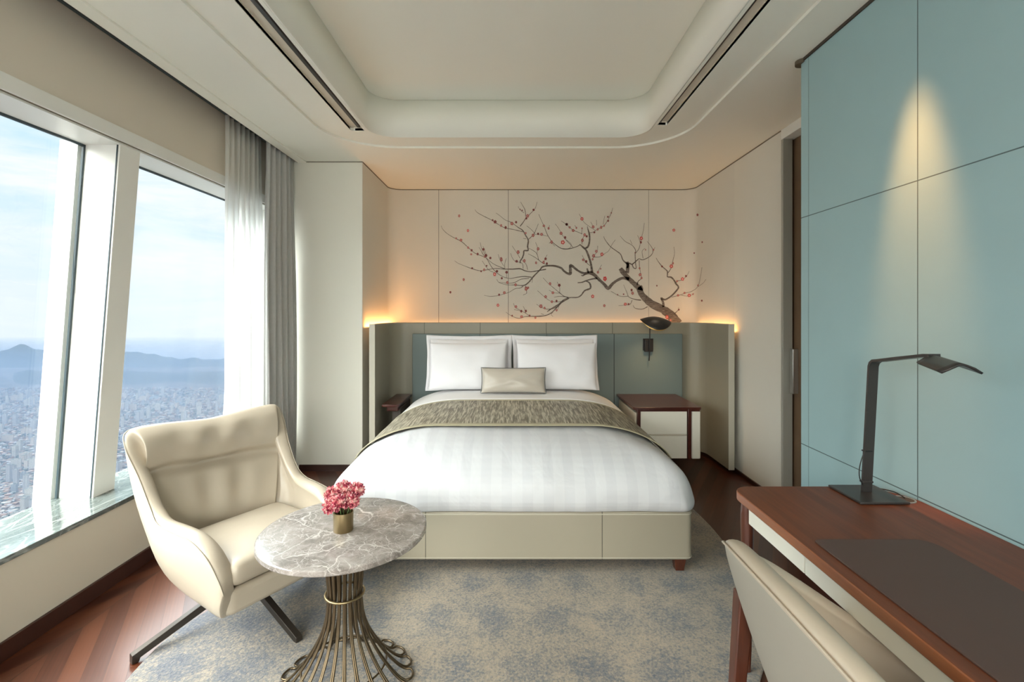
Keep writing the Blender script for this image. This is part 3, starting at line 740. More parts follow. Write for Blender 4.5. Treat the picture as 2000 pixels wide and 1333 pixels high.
# ------------------------------------------------------------------ reading lamp on the headboard
rl_ = thing('reading_lamp', 'black disc shade reading lamp mounted on the headboard above the nightstand', 'wall lamp', (1.31, 4.66, 1.1))
P(box('wall_mount', 1.272, 1.350, 4.625, 4.668, 1.01, 1.125, m_blk, bevel=.003), rl_)
P(box('mount_plate', 1.262, 1.360, 4.655, 4.668, 1.02, 1.135, m_blk, bevel=.002), rl_)
bm = bmesh.new(); tube(bm, [(1.311, 4.625, .925), (1.311, 4.600, 1.06), (1.311, 4.595, 1.235)], .0055, 10)
P(fin(bm, 'stem', m_blk, smooth=60), rl_)
def dish(name, r, sag, c, ax, ay, mat_, parent, th):
    bm = bmesh.new(); rows = []
    R_ = Matrix.Rotation(ay, 3, 'Y') @ Matrix.Rotation(ax, 3, 'X')
    for k in range(1, 13):
        q = k/12; row = []
        for i in range(40):
            a = 2*PI*i/40; x, y = q*math.cos(a), q*math.sin(a)
            v = Vector((x*r, y*r, -sag*q*q - .035*y*y*q + .012*x*x*q)); v = R_ @ v; row.append((c[0]+v.x, c[1]+v.y, c[2]+v.z))
        rows.append(row)
    V = grid(bm, rows, True); bm.faces.new(V[0])
    o = fin(bm, name, mat_, smooth=180); s_ = o.modifiers.new('s', 'SOLIDIFY'); s_.thickness = th; s_.offset = -1; P(o, parent); return o
LC = (1.31, 4.40, 1.345)
dish('lamp_shade', .138, .045, LC, math.radians(14), math.radians(3), m_blk, rl_, .003)
dish('gold_liner', .128, .046, (LC[0]-.006, LC[1], LC[2]-.012), math.radians(14), math.radians(8), mat('gold_leaf', (.75, .48, .16), .35, metal=.8), rl_, .002)
bm = bmesh.new(); tube(bm, [(1.311, 4.595, 1.235), (1.311, 4.55, 1.30), (1.311, 4.42, 1.325)], .005, 8); P(fin(bm, 'arm', m_blk, smooth=60), rl_)
bm = bmesh.new(); lathe(bm, [(0, 0), (.022, .002), (.026, .014), (.018, .03), (0, .032)], (LC[0], LC[1], LC[2]-.062), 20)
P(fin(bm, 'bulb', emis('warm_bulb', (1, .60, .22), 9), smooth=60), rl_)
spot('reading_lamp_light', (LC[0], LC[1], LC[2]-.07), (0, 0, 0), 8, (1, .62, .30), 130, 1, .03)
# ------------------------------------------------------------------ shell chairs (lofted leather shells)
def shell(name, stations, th, mat_, parent, n=5, extra=None, NI=30):
    """stations: (rim, mid, bottom) points from one arm tip round the back to the other. Closed padded shell."""
    Rm = cat([s[0] for s in stations], n); Md = cat([s[1] for s in stations], n); Bt = cat([s[2] for s in stations], n)
    m = len(Rm); C = sum(Bt, Vector())/m; rows = []
    for i in range(m):
        a = max(i-1, 0); b = min(i+1, m-1)
        def inn(L):
            t = L[b]-L[a]; nn = Vector((-t.y, t.x, 0))
            if nn.length < 1e-6: nn = C-L[i]
            nn.normalize()
            if nn.dot(C-L[i]) < 0: nn = -nn
            return nn
        nr, nm, nb = inn(Rm), inn(Md), inn(Bt)
        t = th(i/(m-1)); row = []
        R_, M_, B_ = Rm[i], Md[i], Bt[i]
        for k in range(7):
            q = k/6
            p = (1-q)**2*B_+2*q*(1-q)*(2*M_-.5*(B_+R_))+q*q*R_
            row.append(p)
        up = Vector((0, 0, 1))
        row.append(R_+nr*t*.22+up*t*.16); row.append(R_+nr*t*.55+up*t*.20); row.append(R_+nr*t*.88+up*t*.05)
        for k in range(NI-1, -1, -1):
            q = k/(NI-1)*.96
            p = (1-q)**2*B_+2*q*(1-q)*(2*M_-.5*(B_+R_))+q*q*R_
            nn = (nb*(1-q)+nr*q).normalized(); pp = p+nn*t*(1.0)
            if extra: pp = pp+nn*extra(i/(m-1), q)
            row.append(pp)
        rows.append([tuple(p) for p in row])
    bm = bmesh.new(); V = grid(bm, rows, True)
    bm.faces.new(V[0]); bm.faces.new(V[-1])
    return fin(bm, name, mat_, parent, smooth=180, subsurf=1), rows
def mirror(st): return [tuple(Vector((p[0], -p[1], p[2])) for p in s) for s in st]
def padded(name, x0, x1, y0, y1, z0, z1, mat_, parent, crown=.02, pinch=.0, sub=2, r=.25):
    """soft cushion: box grid with crowned faces and tight seams at the edges"""
    bm = bmesh.new(); nx = ny = 10; rows_t = []; rows_b = []
    for j in range(ny+1):
        rt, rb = [], []
        for i in range(nx+1):
            u, v = -1+2*i/nx, -1+2*j/ny; e = (1-abs(u)**4)*(1-abs(v)**4); e2 = (1-abs(u)**2)*(1-abs(v)**2)
            x = (x0+x1)/2+u*(x1-x0)/2*(1-pinch*(1-v*v)); y = (y0+y1)/2+v*(y1-y0)/2*(1-pinch*(1-u*u))
            w = mn.noise(Vector((x*9, y*9, 4)))*.006*e
            rt.append((x, y, z1+crown*e2+w)); rb.append((x, y, z0-.2*crown*e2))
        rows_t.append(rt); rows_b.append(rb)
    T = grid(bm, rows_t); B = grid(bm, rows_b)
    per = [(0, i) for i in range(nx)]+[(j, nx) for j in range(ny)]+[(ny, nx-i) for i in range(nx)]+[(ny-j, 0) for j in range(ny)]
    # bulged side wall
    L0 = [T[j][i] for j, i in per]; L3 = [B[j][i] for j, i in per]; cx, cy = (x0+x1)/2, (y0+y1)/2
    mids = []
    for q in (.33, .67):
        row = []
        for a, b in zip(L0, L3):
            p = a.co.lerp(b.co, q); d = Vector((p.x-cx, p.y-cy, 0)).normalized(); row.append(bm.verts.new(p+d*.012))
        mids.append(row)
    n = len(L0); seq = [L0, mids[0], mids[1], L3]
    for A, Bq in zip(seq, seq[1:]):
        for i in range(n): bm.faces.new((A[i], A[(i+1) % n], Bq[(i+1) % n], Bq[i]))
    return fin(bm, name, mat_, parent, smooth=180, subsurf=1)
# ---- lounge armchair
lc = thing('lounge_chair', 'cream leather lounge armchair on a dark four-spoke metal base by the window', 'armchair', (-1.255, 2.28, 0), math.radians(-32))
V3 = lambda x, y, z: Vector((x, y, z))
half = [
 (V3(.372, .292, .315), V3(.358, .298, .262), V3(.335, .278, .205)),
 (V3(.352, .300, .365), V3(.335, .310, .285), V3(.300, .284, .205)),
 (V3(.290, .312, .440), V3(.280, .324, .330), V3(.250, .288, .208)),
 (V3(.190, .325, .490), V3(.190, .340, .360), V3(.180, .290, .212)),
 (V3(.070, .338, .502), V3(.070, .350, .375), V3(.080, .290, .218)),
 (V3(-.045, .345, .512), V3(-.040, .352, .390), V3(-.010, .288, .226)),
 (V3(-.115, .342, .560), V3(-.095, .350, .410), V3(-.060, .284, .232)),
 (V3(-.205, .352, .680), V3(-.155, .350, .470), V3(-.105, .278, .240)),
 (V3(-.285, .372, .800), V3(-.215, .345, .520), V3(-.150, .262, .245)),
 (V3(-.328, .350, .862), V3(-.262, .312, .540), V3(-.185, .225, .248)),
 (V3(-.345, .235, .866), V3(-.290, .200, .550), V3(-.205, .150, .250)),
 (V3(-.350, .110, .856), V3(-.300, .100, .550), V3(-.212, .075, .250)),
]
st = half+[(V3(-.350, 0, .848), V3(-.302, 0, .55), V3(-.214, 0, .25))]+list(reversed(mirror(half)))
def th_l(t):
    s = abs(t-.5)*2
    return .050+.030*smooth01((s-.45)/.25) - .015*math.exp(-((s-1)/.12)**2)
def creases(t, q):
    s = (t-.5)*2; back = math.exp(-(s/.42)**4)
    if back < .01: return 0
    seat = .055*math.exp(-((q-.30)/.2)**2)*back
    pillow_ = .038*math.exp(-((q-.88)/.13)**2)*back
    line = -.085*math.exp(-((q-.66-.25*s*s-.12*s)/.022)**2)*math.exp(-(s/.26)**2)
    pleat = .012*math.sin(s*46+q*5)*math.exp(-(s/.15)**2)*(math.exp(-((q-.5)/.16)**2)+.9*math.exp(-((q-.88)/.09)**2))
    return seat+pillow_+line+pleat
_, srows = shell('shell', st, th_l, m_leather, lc, 5, creases)
# seam piping running along the outer rim of the shell
bm = bmesh.new(); tube(bm, [Vector(r[6])+Vector((0, 0, .001)) for r in srows], .0022, 6); fin(bm, 'seam', m_seam, lc, smooth=180)
# seat box and front rail
bm = bmesh.new(); prism(bm, rrect(-.11, .352, -.276, .276, [.045, .16, .16, .045], 8), .206, .305)
o = fin(bm, 'front_rail', m_leather, lc, bevel=.022, seg=4)
padded('seat_cushion', -.125, .345, -.240, .240, .308, .405, m_leather, lc, .022, .01)
# base
bm = bmesh.new(); lathe(bm, [(0, .145), (.045, .145), (.045, .165), (.024, .172), (.024, .21), (.11, .212), (.11, .222), (0, .222)], n=28); fin(bm, 'swivel_column', m_bronze, lc, smooth=40)
for k in range(4):
    ang = math.radians(-3+90*k)
    bm = bmesh.new(); L = .445; w = .014
    prof_l = [(0, .166), (.03, .166), (L, .036), (L, RZ if k in (0, 1) else .002), (L-.024, RZ if k in (0, 1) else .002), (L-.028, .016), (0, .138)]
    ca, sa = math.cos(ang), math.sin(ang)
    A = [bm.verts.new((x*ca-w*sa, x*sa+w*ca, z_)) for x, z_ in prof_l]; B = [bm.verts.new((x*ca+w*sa, x*sa-w*ca, z_)) for x, z_ in prof_l]; nn = len(A)
    bm.faces.new(A); bm.faces.new(B)
    for i in range(nn): bm.faces.new((A[i], A[(i+1) % nn], B[(i+1) % nn], B[i]))
    fin(bm, 'leg', m_bronze, lc, bevel=.002)
# ------------------------------------------------------------------ round marble table
TX, TY, TZ = -.622, 1.80, .592
tb = thing('side_table', 'round grey veined marble table on a flared cage of brass rods', 'side table', (TX, TY, 0))
bm = bmesh.new(); lathe(bm, [(0, TZ-.042), (.240, TZ-.042), (.262, TZ-.036), (.288, TZ-.023), (.2925, TZ-.021), (.2965, TZ-.021), (.2988, TZ-.018), (.2990, TZ-.004), (.2965, TZ-.001), (.293, TZ), (0, TZ)], n=128)
o = fin(bm, 'table_top', m_marble, tb, smooth=35)
bm = bmesh.new(); lathe(bm, [(0, TZ-.048), (.09, TZ-.048), (.09, TZ-.0425), (0, TZ-.0425)], n=40); fin(bm, 'top_plate', m_brassd, tb, smooth=40)
NR = 20
for k in range(NR):
    a = 2*PI*(k+.5)/NR; pts = []
    def pr(r, z_, da): return (r*math.cos(a+da), r*math.sin(a+da), z_)
    hw = PI/NR
    left = [(.082, TZ-.048, -.6), (.070, .48, -.6), (.062, .40, -.6), (.0585, .355, -.6), (.060, .32, -.6), (.068, .26, -.62), (.092, .19, -.66), (.135, .115, -.68), (.185, .052, -.68), (.218, .024, -.68), (.238, RZ+.008, -.58), (.246, RZ+.006, -.3)]
    p1 = [pr(r, z_, d*hw*1.25) for r, z_, d in left]
    p2 = [pr(r, z_, -d*hw*1.25) for r, z_, d in reversed(left)]
    P_ = cat(p1+[pr(.248, RZ+.006, 0)]+p2, 4)
    bm = bmesh.new(); tube(bm, P_, .0042, 7); fin(bm, 'rod', m_brassd, tb, smooth=180)
bm = bmesh.new(); tube(bm, [(.069*math.cos(2*PI*i/48), .069*math.sin(2*PI*i/48), .352) for i in range(48)], .0048, 8, True); fin(bm, 'waist_ring', m_brass, tb, smooth=180)
bm = bmesh.new(); tube(bm, [(.150*math.cos(2*PI*i/64), .150*math.sin(2*PI*i/64), .091) for i in range(64)], .0035, 8, True); fin(bm, 'lower_ring', m_brassd, tb, smooth=180)
# ------------------------------------------------------------------ vase and flowers
VX, VY = -.622, 1.783
bm = bmesh.new(); lathe(bm, [(0, 0), (.034, 0), (.0355, .002), (.0360, .070), (.0345, .0705), (.033, .069), (.032, .006), (0, .006)], n=48)
v = fin(bm, 'vase', m_brass, smooth=40); v.location = (VX, VY, TZ); tag(v, 'small brushed brass cylinder vase on the round marble table', 'vase')
def petals_mat():
    m = bpy.data.materials.new('carnation_petals'); m.use_nodes = True; nt = m.node_tree; b = nt.nodes['Principled BSDF']
    g = N(nt, 'ShaderNodeTexCoord'); n = N(nt, 'ShaderNodeTexNoise', i_Vector=g.outputs['Object'], i_Scale=75.0, i_Detail=3.0)
    c = ramp(nt, n.outputs[0], [(.34, (.24, .018, .055)), (.46, (.60, .11, .16)), (.54, (.80, .36, .36)), (.64, (.93, .74, .66))])
    nt.links.new(c.outputs[0], b.inputs['Base Color']); b.inputs['Roughness'].default_value = .6
    b.inputs['Subsurface Weight'].default_value = 0.0; return m
m_petal = petals_mat(); m_stem = mat('flower_stem', (.10, .17, .05), .6)
def carnation(loc, r, seed, label):
    rnd = random.Random(seed)
    t = thing('carnation', label, 'flower', loc, 0, 'pink carnations in the brass vase')
    bm = bmesh.new()
    for k in range(230):
        z_ = 1-2*(k+.5)/230*.80; ph = k*2.39996; rr = math.sqrt(max(0, 1-z_*z_))
        d = Vector((rr*math.cos(ph), rr*math.sin(ph), z_)); d = (d+Vector((rnd.uniform(-.2, .2),)*1+(rnd.uniform(-.2, .2), rnd.uniform(-.2, .2)))).normalized()
        s = d.cross(Vector((rnd.uniform(-1, 1), rnd.uniform(-1, 1), rnd.uniform(-1, 1)))).normalized(); q = d.cross(s)
        R_ = r*rnd.uniform(.82, 1.10); w = r*rnd.uniform(.09, .15)
        base_ = d*r*.35; mid = d*R_*.8+q*w*.3; tip = d*R_+q*w*rnd.uniform(-.5, .9)
        a = [bm.verts.new(p) for p in (base_-s*w*.3, base_+s*w*.3, mid+s*w+q*w*.3, mid-s*w+q*w*.3)]
        c_ = [bm.verts.new(p) for p in (tip+s*w*.9, tip+d*r*.04, tip-s*w*.9)]
        bm.faces.new((a[0], a[1], a[2], a[3])); bm.faces.new((a[3], a[2], c_[0], c_[1], c_[2]))
    bmesh.ops.create_icosphere(bm, subdivisions=2, radius=r*.62)
    fin(bm, 'petals', m_petal, t, smooth=180)
    bm = bmesh.new(); e = Vector((VX, VY, TZ+.01))-Vector(loc); e.x *= .7; e.y *= .7
    tube(bm, [(0, 0, -r*.4), (e.x*.6, e.y*.6, -r*.4+(e.z+r*.4)*.4), tuple(e)], .0016, 6); fin(bm, 'stem', m_stem, t, smooth=180)
    return t
for i, (dx, dy, dz_, r, lab) in enumerate((
    (-.032, -.024, .098, .033, 'deep pink carnation low on the left front of the brass vase'),
    (.030, -.014, .112, .034, 'pink carnation on the right side of the posy'),
    (-.004, .014, .143, .034, 'pale pink carnation topmost in the posy'),
    (-.045, .012, .128, .029, 'pink carnation at the upper left of the posy'),
    (.042, .022, .138, .030, 'coral pink carnation at the upper right of the posy'),
    (.000, -.040, .118, .028, 'dark-hearted pink carnation at the front centre of the posy'))):
    carnation((VX+dx, VY+dy, TZ+dz_), r, i, lab)
# ------------------------------------------------------------------ desk
DX0, DX1, DYN, DYF, DZ = .872, 1.508, -.25, 1.932, .70
dk = thing('desk', 'long reddish walnut writing desk against the teal wall', 'desk', (1.19, 1.0, 0))
bm = bmesh.new(); prism(bm, rrect(DX0, DX1-.002, DYN, DYF, [.17, .07, .03, .03], 10), DZ-.034, DZ)
o = fin(bm, 'desktop', m_desk, bevel=.004)
o.data.materials.append(m_edge)
for p in o.data.polygons:
    if abs(p.normal.z) < .5: p.material_index = 1
P(o, dk)
P(box('frame_apron', DX0+.05, DX1-.02, DYN+.04, DYF-.10, DZ-.100, DZ-.034, m_leg, bevel=.003), dk)
for a, b in ((1.487, 1.835), (.78, 1.483), (.08, .776)):
    P(box('drawer_front', DX0+.026, DX0+.052, a, b, DZ-.108, DZ-.036, m_creamd, bevel=.002), dk)
for (x, y) in ((DX0+.035, 1.865), (1.44, 1.85), (DX0+.04, -.18), (1.44, -.18)):
    bm = bmesh.new(); rows = []
    lathe(bm, [(0, 0), (.013, 0), (.016, .1), (.021, .42), (.024, .60), (.020, .655), (.014, .668), (0, .668)], (x, y, RZ if (x < 1 and y > 1) else .001), 20)
    P(fin(bm, 'leg', m_leg, smooth=50), dk)
P(box('modesty_panel', 1.40, 1.42, .05, 1.85, .10, DZ-.036, m_leg), dk)
bm = bmesh.new(); prism(bm, rrect(.915, 1.268, .62, 1.473, [.05, .02, .02, .02], 8), DZ, DZ+.005)
pad = fin(bm, 'desk_pad', m_pad, bevel=.0015); tag(pad, 'dark brown leather desk pad on the walnut desk', 'desk pad')
gr = bmesh.new(); lathe(gr, [(.030, 0), (.036, 0), (.036, .003), (.030, .003), (.030, -.0), ], (1.452, 1.79, DZ+.0005), 32)
o = fin(gr, 'grommet_ring', m_steel, smooth=40)
bm = bmesh.new(); lathe(bm, [(0, 0), (.030, 0), (.030, .001), (0, .001)], (1.452, 1.79, DZ+.0005), 32); g2 = fin(bm, 'opening', m_dark); g2.parent = o
tag(o, 'small round metal cable grommet in the desk behind the lamp', 'grommet')
# ------------------------------------------------------------------ desk lamp
dl = thing('desk_lamp', 'graphite metal desk lamp with bent flat arm and folded head on the desk', 'desk lamp', (1.355, 1.85, DZ))
bm = bmesh.new(); bx(bm, 1.256, 1.436, 1.742, 1.922, DZ+.0015, DZ+.010); P(fin(bm, 'base_plate', m_lamp, bevel=.0025), dl)
def ribbon(name, pts, w, th, side, mat_, parent, **kw):
    """flat bar: path pts, width along side vector"""
    P_ = [Vector(p) for p in pts]; bm = bmesh.new(); rows = []; sd = Vector(side).normalized()
    for i, p in enumerate(P_):
        t = (P_[min(i+1, len(P_)-1)]-P_[max(i-1, 0)]).normalized(); s = (sd-t*sd.dot(t)).normalized(); nn = t.cross(s)
        rows.append([p+s*w/2+nn*th/2, p-s*w/2+nn*th/2, p-s*w/2-nn*th/2, p+s*w/2-nn*th/2])
    V = grid(bm, rows, True); bm.faces.new(V[0]); bm.faces.new(V[-1]); o = fin(bm, name, mat_, **kw); 
    if parent: P(o, parent)
    return o
PX, PY = 1.3575, 1.850
p0 = Vector((PX-.002, PY, DZ+.010)); p1 = Vector((1.374, PY-.010, 1.190)); 
path = [p0, p0.lerp(p1, .3), p0.lerp(p1, .6), p0.lerp(p1, .95), p1, (1.374, PY-.016, 1.204), (1.373, PY-.030, 1.213), (1.371, PY-.055, 1.2165), (1.365, 1.70, 1.234), (1.352, 1.57, 1.256), (1.350, 1.545, 1.258)]
ribbon('arm', path, .036, .010, (1, 0, 0), m_lamp, dl, smooth=40)
bm = bmesh.new()
hp = dict(rf=(1.352, 1.565, 1.262), rn=(1.278, 1.375, 1.252), lf=(1.300, 1.555, 1.236), ln=(1.228, 1.385, 1.226), kf=(1.392, 1.545, 1.240), kn=(1.328, 1.362, 1.226))
def hv(k, dz_=0): return Vector(hp[k])+Vector((0, 0, dz_))
top = []
for q in range(7):
    f = q/6
    L_ = hv('lf').lerp(hv('ln'), f); R_ = hv('rf').lerp(hv('rn'), f); K_ = hv('kf').lerp(hv('kn'), f)
    top.append([L_, L_.lerp(R_, .5), L_.lerp(R_, .88)+Vector((0, 0, .000)), R_.lerp(K_, .06)+Vector((0, 0, -.0005)), R_.lerp(K_, .3)+Vector((0, 0, .003)), R_.lerp(K_, .65)+Vector((0, 0, .004)), K_])
grid(bm, top); o = fin(bm, 'lamp_head', m_lamp, smooth=60); s_ = o.modifiers.new('s', 'SOLIDIFY'); s_.thickness = .006; s_.offset = -1; P(o, dl)
bm = bmesh.new(); tube(bm, cat([(PX-.014, PY-.010, .868), (PX-.026, PY-.010, .84), (PX-.034, PY-.008, .80), (PX-.032, PY-.006, .765), (PX-.018, PY-.004, .735)], 4), .0018, 6)
P(fin(bm, 'power_cable', m_blk, smooth=180), dl)
P(box('joint_clip', PX-.015, PX+.014, PY-.010, PY+.008, .863, .868, m_blk), dl)
P(box('joint_clip', PX-.022, PX+.019, PY-.010, PY+.010, .744, .752, m_lamp, bevel=.002), dl)
bm = bmesh.new(); tube(bm, cat([(1.39, 1.88, DZ+.006), (1.43, 1.90, DZ+.004), (1.47, 1.86, DZ+.004), (1.462, 1.80, DZ+.004)], 5), .0022, 6)
P(fin(bm, 'power_cable', m_blk, smooth=180), dl)
# ------------------------------------------------------------------ desk chair
dc = thing('desk_chair', 'cream leather tub chair with wooden legs tucked under the desk', 'chair', (.853, .975, 0))
half = [
 (V3(.20, .265, .500), V3(.19, .275, .47), V3(.17, .235, .42)),
 (V3(.14, .290, .535), V3(.13, .292, .49), V3(.12, .240, .42)),
 (V3(.04, .325, .592), V3(.04, .318, .52), V3(.04, .250, .42)),
 (V3(-.06, .352, .655), V3(-.05, .335, .55), V3(-.03, .250, .415)),
 (V3(-.15, .366, .708), V3(-.12, .340, .58), V3(-.08, .245, .41)),
 (V3(-.225, .365, .742), V3(-.185, .325, .58), V3(-.13, .225, .405)),
 (V3(-.280, .335, .775), V3(-.235, .285, .59), V3(-.175, .195, .40)),
 (V3(-.305, .260, .800), V3(-.262, .220, .60), V3(-.205, .140, .40)),
 (V3(-.318, .130, .815), V3(-.278, .110, .60), V3(-.220, .070, .40)),
]
st = half+[(V3(-.322, 0, .820), V3(-.284, 0, .60), V3(-.225, 0, .40))]+list(reversed(mirror(half)))
o, crow = shell('backrest', st, lambda t: .052+.014*math.exp(-((t-.5)/.3)**2), m_leatherback, dc, 5)
# inner faces wear the lighter cream hide
o.data.materials.append(m_leather2)
nr_ = len(crow[0])
for i, p in enumerate(o.data.polygons):
    j = i % nr_
    if i < nr_*(len(crow)-1) and j >= 6: p.material_index = 1
bm = bmesh.new(); tube(bm, [Vector(r[6])+Vector((0, 0, .000)) for r in crow], .003, 6); fin(bm, 'piping', m_leather2, dc, smooth=180)
padded('seat_cushion', -.17, .22, -.205, .205, .40, .465, m_leather2, dc, .02, .01)
bm = bmesh.new(); prism(bm, rrect(-.19, .20, -.21, .21, .05, 6), .355, .402); fin(bm, 'seat_frame', m_leatherback, dc, bevel=.01)
for (x0_, y0_, x1_, y1_, h1) in ((-.232, .318, -.272, .335, .650), (-.232, -.318, -.272, -.335, .650), (.165, .195, .20, .235, .40), (.165, -.195, .20, -.235, .40)):
    bm = bmesh.new(); a = (.022, .016)
    A = [bm.verts.new((x0_+sx*.021, y0_+sy*.021, h1)) for sx, sy in ((-1, -1), (1, -1), (1, 1), (-1, 1))]
    B = [bm.verts.new((x1_+sx*.011, y1_+sy*.011, RZ+.001)) for sx, sy in ((-1, -1), (1, -1), (1, 1), (-1, 1))]
    bm.faces.new(A); bm.faces.new(B)
    for i in range(4): bm.faces.new((A[i], A[(i+1) % 4], B[(i+1) % 4], B[i]))
    fin(bm, 'leg', m_leg, dc, bevel=.004)
